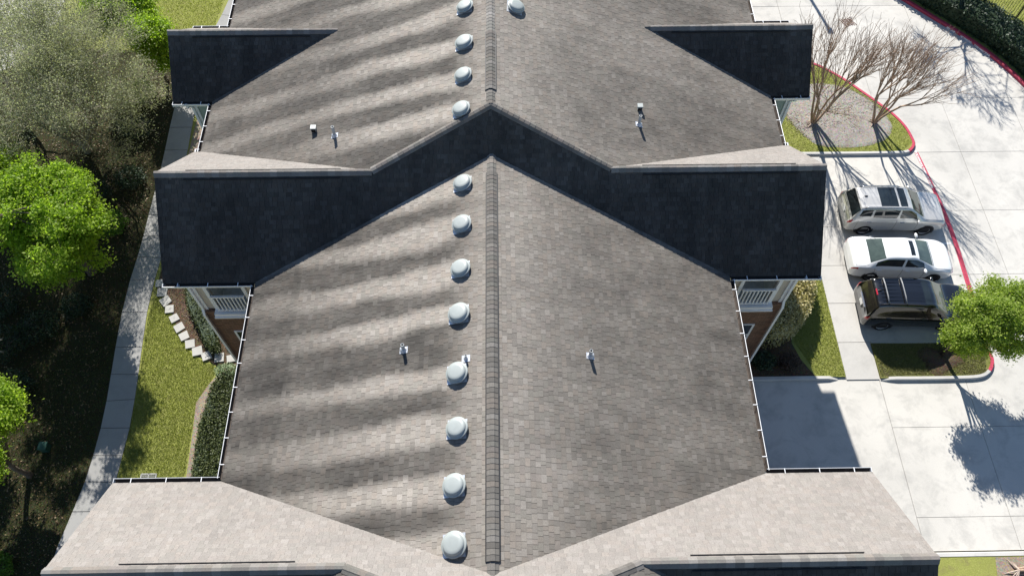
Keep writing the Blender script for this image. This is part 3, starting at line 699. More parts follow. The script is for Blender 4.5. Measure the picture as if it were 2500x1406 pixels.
# ---- right-hand lawns, islands, kerbs
def offset(path, d):
    out = []
    for i, p in enumerate(path):
        a = Vector(path[max(0, i - 1)]); b = Vector(path[min(len(path) - 1, i + 1)]); t = (b - a).normalized(); out.append((p[0] - t.y * d, p[1] + t.x * d))
    return out
def fine(path, n=5):
    out = []; P_ = [Vector((*p, 0)) for p in path]
    for i in range(len(P_) - 1):
        p0, p1, p2, p3 = P_[max(0, i - 1)], P_[i], P_[i + 1], P_[min(len(P_) - 1, i + 2)]
        for k in range(n):
            t = k / n; q = .5 * ((2 * p1) + (-p0 + p2) * t + (2 * p0 - 5 * p1 + 4 * p2 - p3) * t * t + (-p0 + 3 * p1 - 3 * p2 + p3) * t ** 3); out.append((q.x, q.y))
    out.append(path[-1]); return out
def kerb(path, wd, h, mat, label, z0=-.02, taper=None):
    """path is the road-side edge; body lies to its left"""
    inn = offset(path, wd); n = len(path); vs = []
    for i in range(n):
        hh = h
        if taper:
            e0 = (Vector(path[i]) - Vector(path[0])).length; e1 = (Vector(path[i]) - Vector(path[-1])).length
            if taper[0]: hh = min(hh, .02 + h * e0 / taper[0])
            if taper[1]: hh = min(hh, .02 + h * e1 / taper[1])
        a, b = path[i], inn[i]; q = (a[0] * .78 + b[0] * .22, a[1] * .78 + b[1] * .22)
        vs += [(*a, z0), (a[0] * .96 + b[0] * .04, a[1] * .96 + b[1] * .04, hh * .8), (*q, hh), (*b, hh), (*b, z0)]
    fs = []
    for i in range(n - 1):
        for k in range(4): fs.append((5 * i + k, 5 * i + k + 1, 5 * i + 5 + k + 1, 5 * i + 5 + k)[::-1])
    fs += [(0, 1, 2, 3, 4), tuple(5 * (n - 1) + k for k in (4, 3, 2, 1, 0))]
    m = MB(); m.add(vs, fs); return struct(m, 'kerb', mat, label)
# lawn beside the building (right)
g = MB(); g.prism([(9.0, 13.5), (14.5, 13.5), (14.52, 25.5), (9, 25.5)], -.04, .085); struct(g, 'lawn', M_GRASS, 'lawn wedge between the right sidewalk and the building')
g = MB(); g.prism([(9, 13.52), (13.2, 13.52), (12.75, 14.3), (12.5, 15.1), (12.6, 16.2), (13.0, 17.2), (13.4, 18.5), (13.2, 22), (9, 22)], .0, .097); struct(g, 'mulch_bed', M_SOIL, 'dark mulch bed under the shrubs by the right wall')
kerb(fine([(7.6, 13.36), (10, 13.36), (12, 13.36), (14.15, 13.36)], 4), .16, .13, M_KERB, 'grey kerb along the driveway below the right lawn', taper=(0, .55))
# tree island
isl = fine([(11.5, 25.63), (14, 25.6), (16.2, 25.58), (19.0, 25.58), (20.15, 25.6), (20.62, 25.74), (20.95, 26.15), (20.98, 26.62), (20.82, 27.45), (20.41, 28.3), (19.77, 29.17), (19.1, 30.0), (18.41, 30.82), (17.69, 31.5), (17.0, 32.0), (15.5, 32.7), (13.0, 33.3)], 6)
g = MB(); g.prism(offset(isl, .1) + [(11.0, 33.2), (11.0, 25.8)], -.02, .1); struct(g, 'island', M_GRASS, 'grassed island with bare crape myrtles')
ki = [i for i, p in enumerate(isl) if p[0] > 20.55][0]
kerb(isl[:ki + 1], .16, .13, M_KERB, 'grey kerb at the lower edge of the crape myrtle island'); kerb(isl[ki:], .16, .13, M_RED, 'red kerb curving round the crape myrtle island')
mulch = fine([(14.6, 29.6), (14.75, 28.1), (15.4, 26.9), (15.9, 26.25), (16.9, 26.02), (18.4, 26.1), (19.5, 26.5), (20.1, 27.4), (19.8, 28.5), (19.1, 29.55), (18.3, 30.15), (17.2, 30.45), (16.0, 30.4), (15.0, 30.2), (14.6, 29.6)], 4)
g = MB(); n_ = len(mulch); cen = (17.2, 28.2)
rings = [(1.0, .098), (.93, .13), (.6, .17), (.25, .19)]
vs_ = [(cen[0] + (x - cen[0]) * k, cen[1] + (y - cen[1]) * k, z + random.uniform(-.012, .012)) for k, z in rings for x, y in mulch[:-1]]
n_ -= 1; fs_ = [(r_ * n_ + i, r_ * n_ + (i + 1) % n_, (r_ + 1) * n_ + (i + 1) % n_, (r_ + 1) * n_ + i) for r_ in range(3) for i in range(n_)] + [tuple(3 * n_ + i for i in range(n_))]
g.add(vs_, fs_); struct(g, 'mulch_bed', M_MULCH, 'grey bark mulch bed under the crape myrtles')
# small island with young tree
isl2 = fine([(15.97, 13.3), (17.5, 13.28), (19.2, 13.28), (20.2, 13.33), (20.7, 13.55), (21.0, 13.95), (21.08, 14.4), (20.9, 14.85), (20.5, 15.05)], 6)
g = MB(); g.prism(offset(isl2, .1) + [(15.97, 15.05)], -.02, .095); struct(g, 'island', M_GRASS2, 'small worn grass island with a young tree')
kj = [i for i, p in enumerate(isl2) if p[0] > 20.75][0]
kerb(isl2[:kj + 1], .16, .13, M_KERB, 'grey kerb below the small grass island', taper=(.6, 0)); kerb(isl2[kj:], .16, .13, M_RED, 'red kerb end of the small grass island')
g = MB(); pts = []
for k in range(26):
    t = 2 * math.pi * k / 26; rr = .85 + .18 * math.sin(3 * t + 1) + random.uniform(-.08, .08); pts.append((18.75 + rr * 1.1 * math.cos(t), 14.2 + rr * .72 * math.sin(t)))
vs_ = [(*p, .096) for p in pts] + [(18.75 + (x - 18.75) * .5, 14.2 + (y - 14.2) * .5, .15) for x, y in pts]
g.add(vs_, [(i, (i + 1) % 26, 26 + (i + 1) % 26, 26 + i) for i in range(26)] + [tuple(range(26, 52))]); struct(g, 'mulch_bed', M_SOIL, 'dark mulch mound round the young tree')
g = MB(); g.box((18.2, 15.1, .02), (4.45, .13, .08)); struct(g, 'kerb', M_KERB, 'low kerb at the top of the small grass island')
# lower right corner
kerb([(40, 6.22), (30, 6.22), (22, 6.22), (16, 6.22), (11.0, 6.22)], .17, .12, M_KERB, 'white kerb at the lower right corner')
g = MB(); g.prism([(10.6, -10), (40, -10), (40, 6.1), (10.6, 6.1)], -.05, .1); struct(g, 'lawn', M_GRASS, 'lawn strip at the lower right corner')
g = MB(); g.prism([(18.45, 6.0), (18.3, 5.3), (18.1, 3), (24, 3), (24, 6.0), (20.5, 6.02)], -.02, .112); struct(g, 'mulch_bed', M_DIRT, 'bare earth bed at the lower right corner')
# hedge side of the lot
hk = fine([(20.5, 39.8), (22.0, 38.4), (23.05, 37.15), (24.6, 35.3), (25.5, 34.25), (26.6, 32.75), (27.4, 31.3), (27.95, 30.0), (28.6, 28.2), (29.2, 26.0), (29.4, 23), (29.4, 15)], 5)
kerb(hk, .19, .15, M_RED, 'long red fire lane kerb in front of the hedge')
g = MB(); g.prism(offset(hk, .12) + [(60, 15), (60, 60), (20, 60)], -.02, .1); struct(g, 'lawn', M_GRASS, 'bright lawn behind the hedge and fence')
# painted markings
def stripe(poly, mat, name, label, z=.004):
    m = MB(); m.add([(x, y, z) for x, y in poly], [tuple(range(len(poly)))]); return tag(m.build(name, mat), label, None, None, 'structure')
rl = fine([(20.93, 25.75), (21.07, 24.4), (21.18, 23), (21.26, 21.63), (21.27, 20.1), (21.16, 17.5), (21.1, 15.2)], 6)
rw = [.09 if y > 23.2 else .11 for x, y in rl]
stripe([(x - w_, y) for (x, y), w_ in zip(rl, rw)] + [(x + w_, y) for (x, y), w_ in zip(rl, rw)][::-1], M_RED, 'fire_lane_stripe', 'red fire lane stripe painted along the parking bays', .005)
for i, (yy, lab) in enumerate(((22.93, 'white bay line above the tan SUV'), (20.24, 'white bay line between the tan SUV and the white sedan'), (17.73, 'white bay line between the white sedan and the black SUV'))):
    stripe([(16.35, yy - .05), (21.05, yy - .05), (21.05, yy + .05), (16.35, yy + .05)], M_WHITEP, 'bay_line', lab, .004)
def text(body, size, mat, name, label, M4, shear=0.0, space=1.0):
    c = bpy.data.curves.new(name, 'FONT'); c.body = body; c.size = size; c.space_character = space; c.offset = .006
    o = bpy.data.objects.new(name, c); COL.objects.link(o)
    dg = bpy.context.evaluated_depsgraph_get(); me = bpy.data.meshes.new_from_object(o.evaluated_get(dg)); bpy.data.objects.remove(o)
    me.materials.append(mat); o = bpy.data.objects.new(name, me); o.matrix_world = M4; link(o); return tag(o, label, None, None, 'structure')
tx = Matrix(((-.095, -1, 0, 21.165), (.995, -.09, 0, 23.5), (0, 0, 1, .0085), (0, 0, 0, 1)))
text('FIRE LANE - NO PARKING - TOW AWAY ZONE', .138, M_WHITEP, 'fire_lane_lettering', 'white FIRE LANE NO PARKING lettering on the red stripe', tx, space=.78)
# lettering on the kerb face
def on_kerb(txt, p, q, z, sz, lab):
    d = (q - p).normalized(); n = Vector((d.y, -d.x, 0)); u = Vector((0, 0, 1)) * .9 - n * .42; u.normalize(); nn = d.cross(u)
    o_ = p + n * .05
    M4 = Matrix(((d.x, u.x, nn.x, o_.x), (d.y, u.y, nn.y, o_.y), (d.z, u.z, nn.z, z), (0, 0, 0, 1))); text(txt, sz, M_WHITEP, 'fire_lane_lettering', lab, M4, space=.95)
def hk_at(y):
    for a_, b_ in zip(hk[:-1], hk[1:]):
        if a_[1] >= y >= b_[1]: t_ = (a_[1] - y) / (a_[1] - b_[1] + 1e-9); return Vector((a_[0] + (b_[0] - a_[0]) * t_, y, 0))
for txt, y0, y1, lab in (('FIRE LANE -', 34.72, 34.1, 'white FIRE LANE lettering on the red hedge kerb'), ('NO PARKING -', 34.02, 33.4, 'white NO PARKING lettering on the red hedge kerb'), ('TOW AWAY ZONE', 33.3, 32.6, 'white TOW AWAY ZONE lettering on the red hedge kerb')):
    on_kerb(txt, hk_at(y0), hk_at(y1), .02, .125, lab)
t = thing('drain_grate', 'brown iron drain grate in the lot behind the left bare tree', 'drain', (19.65, 35.24, .003))
m = MB()
for k in range(6): m.box((-.32 + k * .128, 0, .004), (.04, .6, .008), .5); m.box((0, -.28 + k * .11, .007), (.7, .03, .008), .5)
m.build('bars', plain('rusty_iron', (.13, .07, .05), .8, .2), t)

# ================================================================== VEGETATION
def leaves_at(P, size, flat=0.5, aspect=.55, jitter=.35):
    """quads at points P (n,3): random orientation, biased to face up; returns (4n,3)"""
    n = len(P); nrm = rng.normal(size=(n, 3)); nrm[:, 2] = np.abs(nrm[:, 2]) + flat; nrm /= np.linalg.norm(nrm, axis=1)[:, None]
    t = rng.normal(size=(n, 3)); t -= nrm * (t * nrm).sum(1)[:, None]; t /= np.linalg.norm(t, axis=1)[:, None]; b = np.cross(nrm, t)
    sz = size * (1 + jitter * rng.uniform(-1, 1, size=(n, 1))); L = t * sz; W = b * sz * aspect
    V = np.empty((n, 4, 3)); V[:, 0] = P - L * .5; V[:, 1] = P + W * .5 - L * .05; V[:, 2] = P + L * .5; V[:, 3] = P - W * .5 - L * .05
    V[:, 2] -= nrm * sz * .12; return V.reshape(-1, 3)
def bez(a, b, c, n):
    return [a * (1 - t) ** 2 + b * 2 * t * (1 - t) + c * t * t for t in [i / n for i in range(n + 1)]]
def leafy_tree(name, label, cat, base, trunk_h, lean, cc, rad, nclump, per, lsize, lm, bm, rt=.14, spread=.3, group=None, shell=.55, lobes=5, twigs=True):
    t = thing(name, label, cat, base, group=group); base = Vector(base); mb = MB(); cc = Vector(cc); top = Vector((lean[0], lean[1], trunk_h))
    mb.path([(0, 0, -.05), (0, 0, .12), tuple(top * .5 + Vector((random.uniform(-.05, .05), random.uniform(-.05, .05), 0))), tuple(top)], [rt * 1.5, rt * 1.1, rt * .9, rt * .75], 8)
    # crown made of several uneven lobes
    lob = []
    for i in range(lobes):
        d = Vector((random.gauss(0, 1), random.gauss(0, 1), random.gauss(0, .8))).normalized(); k = random.uniform(.3, .68)
        lob.append((Vector((cc.x + d.x * rad[0] * k, cc.y + d.y * rad[1] * k, cc.z + d.z * rad[2] * k)), random.uniform(.34, .6)))
    pts = []
    cl = []
    while len(cl) < nclump:
        c, k = random.choice(lob); d = Vector((random.gauss(0, 1), random.gauss(0, 1), random.gauss(0, 1))).normalized() * (random.uniform(shell, 1.0))
        p = Vector((c.x + d.x * rad[0] * k, c.y + d.y * rad[1] * k, c.z + d.z * rad[2] * k))
        if p.z < trunk_h * .75: continue
        cl.append(p)
    limbs = []
    for i in range(max(5, nclump // 9)):
        p = cl[i]; s0 = top * random.uniform(.6, 1.0); mid = s0.lerp(p, .45) + Vector((0, 0, .25 * (p - s0).length * .4))
        pp = bez(s0, mid, p, 5); mb.path(pp, [rt * .5 * (1 - .8 * k / 5) for k in range(6)], 6); limbs += pp[2:]
    for p in cl:
        if twigs:
            q = min(limbs, key=lambda v: (v - p).length_squared); mb.path(bez(q, q.lerp(p, .5) + Vector((0, 0, .1)), p, 3), [rt * .14, rt * .11, rt * .08, rt * .04], 4)
        n = int(per * random.uniform(.6, 1.4)); g_ = rng.normal(size=(n, 3)) * np.array([spread, spread, spread * .62]) * random.uniform(.75, 1.25)
        pts.append(np.array(p) + g_)
    mb.build('trunk', bm, t, smooth=True)
    fast_mesh('crown', leaves_at(np.concatenate(pts), lsize), 4, lm, t); return t
def grow(segs, tips, p, d, L, r, depth, maxd, up, kink, kids, shrink, spread):
    n = 3 if L > .4 else 2
    for i in range(n):
        q = p + d * (L / n); segs.append((p, q, r, r * .9)); p = q; r *= .9
        d = (d + Vector((random.gauss(0, kink), random.gauss(0, kink), random.gauss(0, kink) + up))).normalized()
        if depth >= maxd - 1: tips.append(p)
    if depth >= maxd: tips.append(p); return
    for k in range(random.randint(*kids)):
        ax = Vector((random.gauss(0, 1), random.gauss(0, 1), random.gauss(0, 1))); ax = (ax - d * ax.dot(d)).normalized()
        nd = (d + ax * random.uniform(*spread)).normalized()
        grow(segs, tips, p, nd, L * random.uniform(*shrink), r * random.uniform(.55, .78), depth + 1, maxd, up, kink, kids, shrink, spread)
def seg_mesh(mb, segs, rmin):
    for a, b, r0, r1 in segs:
        mb.tube(a, b, max(r0, rmin), max(r1, rmin), 6 if r0 > .03 else (4 if r0 > .012 else 3))
# ---- airy olive tree, top left
def airy_tree(name, label, base, stems, L, r, maxd, lm, bm, per, lsize, sp=.10, up=.03, group=None, spread=(.35, .8), lean=(0, 0)):
    t = thing(name, label, 'tree', base, group=group); segs, tips = [], []
    segs.append((Vector((0, 0, -.05)), Vector((0, 0, .5)), r * 1.25, r * 1.1))
    for k in range(stems):
        a = 2 * math.pi * (k + random.uniform(-.3, .3)) / stems; tilt = random.uniform(.25, .75)
        d = Vector((math.cos(a) * tilt + lean[0], math.sin(a) * tilt + lean[1], 1)).normalized()
        grow(segs, tips, Vector((0, 0, .45)), d, L * random.uniform(.85, 1.15), r * .75, 0, maxd, up, .07, (2, 4), (.6, .85), spread)
    mb = MB(); seg_mesh(mb, segs, .006); mb.build('trunk', bm, t, smooth=True)
    T = np.array([tuple(p) for p in tips]); P = np.repeat(T, per, axis=0) + rng.normal(size=(len(T) * per, 3)) * sp
    fast_mesh('crown', leaves_at(P, lsize, .3, .4), 4, lm, t); print(name, len(segs), len(P)); return t
airy_tree('airy_tree', 'large airy olive grey tree with fine twigs at the upper left', (-20.9, 26.4, 0), 12, 2.2, .16, 5, M_LEAFO, M_TWIG, 7, .085, sp=.22, lean=(.14, .0))
airy_tree('airy_tree', 'pale sparse tree beside the path at the top left corner', (-24.6, 28.6, 0), 9, 1.85, .13, 5, M_LEAFO, M_TWIG, 5, .09, sp=.17)
airy_tree('airy_tree', 'pale sparse tree at the left edge above the bright green tree', (-24.6, 23.6, 0), 8, 1.55, .13, 5, M_LEAFO, M_TWIG, 6, .085, sp=.16)
# ---- bright green trees
random.seed(404)
leafy_tree('broadleaf_tree', 'large bright green tree at the left beside the shaded sidewalk', 'tree', (-18.9, 19.2, 0), 2.9, (-.1, .0), (.2, -.75, 5.1), (3.0, 3.4, 2.7), 260, 300, .12, M_LEAFG, M_BARK, .17, .21, lobes=12, shell=.72)
leafy_tree('broadleaf_tree', 'bright green young tree at the lower left edge', 'tree', (-19.0, 9.75, 0), 1.9, (0, 0), (.3, .0, 3.7), (2.1, 2.1, 1.5), 120, 270, .115, M_LEAFG, M_BARK, .11, .22, lobes=6)
leafy_tree('broadleaf_tree', 'bright green tree crown just entering the left edge', 'tree', (-22.6, 13.0, 0), 2.4, (0, 0), (.2, .3, 4.3), (2.4, 2.2, 1.8), 110, 190, .14, M_LEAFG, M_BARK, .13, .25, lobes=6)
leafy_tree('broadleaf_tree', 'dense green tree behind the left end of the far wing', 'tree', (-19.4, 32.6, 0), 1.6, (0, 0), (0, 0, 3.7), (1.9, 1.8, 1.9), 130, 230, .12, M_LEAFG, M_BARK, .1, .25, lobes=6)
leafy_tree('broadleaf_tree', 'low bright green tree touching the far left wing', 'tree', (-17.9, 31.2, 0), 1.0, (0, 0), (.1, -.4, 2.9), (1.4, 1.4, 1.4), 95, 230, .115, M_LEAFG, M_BARK, .09, .22, lobes=5)
leafy_tree('broadleaf_tree', 'bright green tree at the left edge between the airy tree and the large green tree', 'tree', (-22.4, 21.4, 0), 2.6, (0, 0), (0, 0, 4.9), (2.6, 2.4, 1.9), 130, 270, .12, M_LEAFG, M_BARK, .13, .27, lobes=7)
leafy_tree('young_tree', 'young bright green tree over the black SUV on the small island', 'tree', (18.9, 14.42, .1), 1.6, (.12, .05), (.3, .0, 3.1), (2.15, 1.85, 1.4), 165, 300, .095, M_LEAFB, M_BARKD, .095, .17, lobes=13, shell=.6)
# ---- understory shrubs in the shade on the left
def shrub(name, label, cat, base, rad, n, lsize, lm, group=None, stems=8, box=0.0, hollow=.5):
    t = thing(name, label, cat, base, group=group); mb = MB()
    for k in range(stems):
        a = random.uniform(0, 6.28); tip = Vector((math.cos(a) * rad[0] * random.uniform(.3, .9), math.sin(a) * rad[1] * random.uniform(.3, .9), rad[2] * random.uniform(.7, 1.5)))
        mb.path(bez(Vector((0, 0, -.03)), Vector((tip.x * .2, tip.y * .2, tip.z * .6)), tip, 4), [.018, .015, .012, .008, .005], 4)
    mb.build('stem', M_BARK, t)
    d = rng.normal(size=(n, 3)); d /= np.linalg.norm(d, axis=1)[:, None]; d = np.sign(d) * np.abs(d) ** (1 - box)
    bumps = 1 + .16 * np.sin(d[:, 0] * 5 + base[0]) * np.sin(d[:, 1] * 6 + base[1]) + rng.normal(size=n) * .04
    rr = (hollow + (1 - hollow) * rng.random(n) ** .5) * bumps; P = d * rr[:, None] * np.array(rad); P[:, 2] += rad[2]; P = P[P[:, 2] > .01]
    fast_mesh('foliage', leaves_at(P, lsize, .3), 4, lm, t); return t
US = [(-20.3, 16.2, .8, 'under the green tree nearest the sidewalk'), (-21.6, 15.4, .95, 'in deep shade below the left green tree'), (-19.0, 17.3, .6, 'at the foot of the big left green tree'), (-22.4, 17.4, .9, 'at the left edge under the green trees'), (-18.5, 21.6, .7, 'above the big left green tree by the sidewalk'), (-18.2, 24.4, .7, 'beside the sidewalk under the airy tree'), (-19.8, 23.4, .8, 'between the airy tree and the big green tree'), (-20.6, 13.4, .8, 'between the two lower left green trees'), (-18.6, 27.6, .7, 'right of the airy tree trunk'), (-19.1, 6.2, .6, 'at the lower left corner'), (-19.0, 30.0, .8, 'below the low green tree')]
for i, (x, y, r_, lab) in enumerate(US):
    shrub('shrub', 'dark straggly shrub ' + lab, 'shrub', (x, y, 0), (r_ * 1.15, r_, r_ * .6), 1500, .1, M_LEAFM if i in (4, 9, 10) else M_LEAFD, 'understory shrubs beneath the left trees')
t = airy_tree('bare_shrub', 'pale leafless twiggy shrub at the left edge in the shade', (-21.8, 14.8, 0), 9, .55, .03, 3, M_DEADLEAF, plain('grey_twig', (.3, .29, .27), .9, .1), 1, .04, sp=.05, spread=(.3, .7)); t['category'] = 'shrub'
# ---- hedges
def hedge(name, label, outline, z0, h, n, lsize, lm, cat='hedge', rough=.06, round_=.18):
    """clipped hedge: leaves just inside a closed outline, denser on its top and sides"""
    cx = sum(p[0] for p in outline) / len(outline); cy = sum(p[1] for p in outline) / len(outline)
    t = thing(name, label, cat, (cx, cy, z0)); core = MB()
    k = .86; core.prism([((x - cx) * k, (y - cy) * k) for x, y in outline], 0, h * .84); core.build('branch_core', M_LEAFD, t)
    poly = [(x - cx, y - cy) for x, y in outline]; m = len(poly); A = np.array(poly); Bv = np.roll(A, -1, axis=0); Ls = np.linalg.norm(Bv - A, axis=1); per = Ls.sum()
    xs, ys = A[:, 0], A[:, 1]; bb = (xs.min(), xs.max(), ys.min(), ys.max())
    def inside(P):
        c = np.zeros(len(P), bool); j = m - 1
        for i in range(m):
            xi, yi, xj, yj = A[i, 0], A[i, 1], A[j, 0], A[j, 1]
            c ^= ((yi > P[:, 1]) != (yj > P[:, 1])) & (P[:, 0] < (xj - xi) * (P[:, 1] - yi) / (yj - yi + 1e-12) + xi); j = i
        return c
    T = np.column_stack([rng.uniform(bb[0], bb[1], n * 2), rng.uniform(bb[2], bb[3], n * 2)]); T = T[inside(T)]
    dist = np.full(len(T), 9.0)
    for i in range(m):
        ab = Bv[i] - A[i]; tt = np.clip(((T - A[i]) @ ab) / (ab @ ab), 0, 1); dist = np.minimum(dist, np.linalg.norm(T - A[i] - tt[:, None] * ab, axis=1))
    zt = h - round_ * np.exp(-dist / .12) + .05 * np.sin(T[:, 0] * 3.1) * np.sin(T[:, 1] * 2.7) + rng.normal(size=len(T)) * rough - rng.random(len(T)) ** 3 * .12
    P1 = np.column_stack([T, zt])
    idx = rng.choice(m, size=n // 2, p=Ls / per); f_ = rng.random(n // 2)[:, None]; S = A[idx] + (Bv[idx] - A[idx]) * f_; nr = np.column_stack([(Bv - A)[idx][:, 1], -(Bv - A)[idx][:, 0]]) / Ls[idx][:, None]
    S = S + nr * rng.normal(size=(n // 2, 1)) * rough * .8; P2 = np.column_stack([S, rng.uniform(.02, h - .08, n // 2)])
    fast_mesh('foliage', leaves_at(np.concatenate([P1, P2]), lsize, .4), 4, lm, t); return t
hedge('box_hedge', 'long clipped green hedge beside the dirt strip left of the roof', [(-12.35, 9.0), (-11.0, 9.0), (-11.0, 13.9), (-11.9, 13.9), (-12.25, 13.3), (-12.45, 11.6)], .01, .62, 5200, .085, M_LEAFH)
shrub('shrub', 'pale grey green shrub at the upper end of the clipped hedge', 'shrub', (-11.75, 13.95, .02), (.5, .4, .38), 1400, .075, m_leaf('sage_leaf', (.1, .15, .07), (.2, .27, .14), (.36, .42, .28), .2))
hedge('low_hedge', 'narrow clipped grey green hedge beside the stepping stones', fine([(-14.35, 18.4), (-14.2, 17.6), (-13.8, 16.8), (-13.3, 16.0), (-12.75, 15.1), (-12.3, 15.0), (-12.6, 15.9), (-13.1, 16.8), (-13.6, 17.7), (-13.8, 18.5), (-14.35, 18.4)], 2)[:-1], .03, .5, 3600, .075, M_LEAFH)
hedge('low_hedge', 'bright green hedge behind the stepping stones against the brick wall', [(-13.2, 17.9), (-12.1, 15.6), (-11.3, 15.2), (-11.3, 18.2)], .03, .55, 2600, .09, M_LEAFM)
hedge('golden_shrub', 'clipped golden leaved shrub mass by the right downspout', fine([(11.6, 19.8), (13.35, 19.7), (13.75, 18.6), (13.65, 17.4), (13.2, 16.3), (12.5, 15.4), (11.6, 14.9), (10.9, 15.2), (10.7, 17.5), (11.6, 19.8)], 3)[:-1], .09, 1.35, 9000, .1, M_LEAFY, 'shrub', .07, .35)
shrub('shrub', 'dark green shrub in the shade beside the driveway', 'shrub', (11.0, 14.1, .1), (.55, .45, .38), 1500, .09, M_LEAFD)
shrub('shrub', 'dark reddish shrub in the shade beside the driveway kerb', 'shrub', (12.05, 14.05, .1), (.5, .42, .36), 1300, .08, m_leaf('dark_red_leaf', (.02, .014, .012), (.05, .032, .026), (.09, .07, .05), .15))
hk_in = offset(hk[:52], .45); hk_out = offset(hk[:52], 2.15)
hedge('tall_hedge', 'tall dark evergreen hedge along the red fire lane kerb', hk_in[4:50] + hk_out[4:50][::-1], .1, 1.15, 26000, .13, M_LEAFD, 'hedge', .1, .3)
# ---- fence behind the hedge
fp = offset(hk, 3.35); t = thing('iron_fence', 'black iron picket fence behind the tall hedge', 'fence', (fp[10][0], fp[10][1], .1)); F0 = Vector((fp[10][0], fp[10][1], 0))
acc = 0; m = MB(); m.tube((0, 0, 0), (0, 0, 1.5), .011, .011, 4); pick = None; npk = 0
for i in range(6, 46):
    a = Vector((*fp[i], 0)); b = Vector((*fp[i + 1], 0)); d = b - a; L = d.length
    for zz in (.2, 1.35):
        r_ = MB(); r_.tube(a + Vector((0, 0, zz)) - F0, b + Vector((0, 0, zz)) - F0, .016, .016, 4); r_.build('rail', M_IRON, t)
    while acc < L:
        p = a + d * (acc / L) - F0
        if pick is None: pick = m.build('picket', M_IRON, t); o = pick
        else: o = pick.copy(); link(o, t)
        o.location = p
        if npk % 16 == 0:
            pm = MB(); pm.box((0, 0, .8), (.06, .06, 1.6)); pm.box((0, 0, 1.62), (.08, .08, .05)); pm.build('post', M_IRON, t, loc=p + Vector((.05, -.05, 0)))
        npk += 1; acc += .14
    acc -= L
# ---- bare crape myrtles
def crape(label, base, seed, nst=6, H=1.0, lean=(0, 0)):
    random.seed(seed); t = thing('crape_myrtle', label, 'tree', base, group='bare crape myrtles on the island'); big = []; tw = []
    def fork(p, d, L, r, depth, out):
        n = 3
        for i in range(n):
            q = p + d * (L / n); out.append((p, q, r, r * .93)); p = q; r *= .93; d = (d + Vector((random.gauss(0, .08), random.gauss(0, .08), random.gauss(0, .04) + .04))).normalized()
        return p, d, r
    kn = []
    for k in range(nst):
        a = 2 * math.pi * k / nst + random.uniform(-.4, .4); d = Vector((math.cos(a) * .27 + lean[0], math.sin(a) * .27 + lean[1], 1)).normalized()
        p, d, r = fork(Vector((math.cos(a) * .07, math.sin(a) * .07, -.04)), d, random.uniform(1.1, 1.6) * H, .062, 0, big)
        for j in range(random.randint(2, 3)):
            ax = Vector((random.gauss(0, 1), random.gauss(0, 1), 0)).normalized(); p2, d2, r2 = fork(p, (d + ax * random.uniform(.2, .5)).normalized(), random.uniform(.7, 1.2) * H, r * .72, 1, big)
            kn.append((p2, d2, r2))
    for p, d, r in kn:
        big.append((p - d * .06, p + d * .05, r * 1.5, r * 1.35))
        for j in range(random.randint(8, 12)):
            ax = Vector((random.gauss(0, 1), random.gauss(0, 1), random.gauss(0, .3))); ax = (ax - d * ax.dot(d)).normalized()
            d3 = (d + ax * random.uniform(.08, .55) + Vector((0, 0, .2))).normalized(); q, d4, r4 = fork(p, d3, random.uniform(.8, 1.6) * H, .013, 2, tw)
            for l in range(random.randint(2, 4)):
                ax = Vector((random.gauss(0, 1), random.gauss(0, 1), random.gauss(0, .5))); ax = (ax - d4 * ax.dot(d4)).normalized()
                q5, d5, r5 = fork(q - d3 * random.uniform(0, .4), (d4 + ax * random.uniform(.15, .6)).normalized(), random.uniform(.4, .95) * H, .0085, 3, tw)
                if random.random() < .6: fork(q5, (d5 + Vector((random.gauss(0, .3), random.gauss(0, .3), .1))).normalized(), random.uniform(.2, .4), .006, 4, tw)
    mb = MB(); seg_mesh(mb, big, .02); mb.build('trunk', M_CRAPE, t, smooth=True)
    mb = MB(); seg_mesh(mb, tw, .007); mb.build('crown', M_CRAPE, t, smooth=True)
    for k in range(7):
        a = random.uniform(1.8, 4.6); rr = random.uniform(.35, .6); r_ = MB()
        r_.path([(0, 0, .12), (math.cos(a) * rr * .5, math.sin(a) * rr * .5, .07), (math.cos(a) * rr, math.sin(a) * rr, .0)], [.035, .025, .01], 5); r_.build('root', plain('pale_root', (.42, .34, .28), .9, .1) if k == 0 else bpy.data.materials['pale_root'], t)
crape('bare crape myrtle nearest the far right wing', (16.05, 27.65, .13), 21, 7, 1.34, (-.03, .05))
crape('bare crape myrtle nearest the red curved kerb', (19.18, 27.62, .13), 33, 6, 1.3, (.02, .03))
random.seed(91)
t = thing('bare_tree', 'leafless tree beyond the top edge whose shadow falls by the red kerb', 'tree', (25.5, 38.0, .1)); sg, tp = [], []
grow(sg, tp, Vector((0, 0, 0)), Vector((0, 0, 1)), 2.7, .16, 0, 5, .02, .08, (3, 4), (.6, .82), (.45, 1.0)); mb = MB(); seg_mesh(mb, sg, .014); mb.build('trunk', M_BARK, t)
t = thing('lamp_post', 'slim dark lamp post beyond the top edge casting a straight shadow on the lot', 'lamp post', (16.8, 42.7, 0)); mb = MB(); mb.path([(0, 0, 0), (0, 0, 3), (0, 0, 6.2)], [.11, .1, .09], 10); mb.build('pole', M_IRON, t); mb = MB(); mb.box((.0, .0, 6.25), (.3, .3, .2)); mb.build('lamp_head', M_IRON, t)
# trunk base of a crape in the lower right corner
crape('pale trunk at the lower right corner beside the bare earth', (19.12, 5.5, .11), 51, 4, .95, (1.3, -.2))
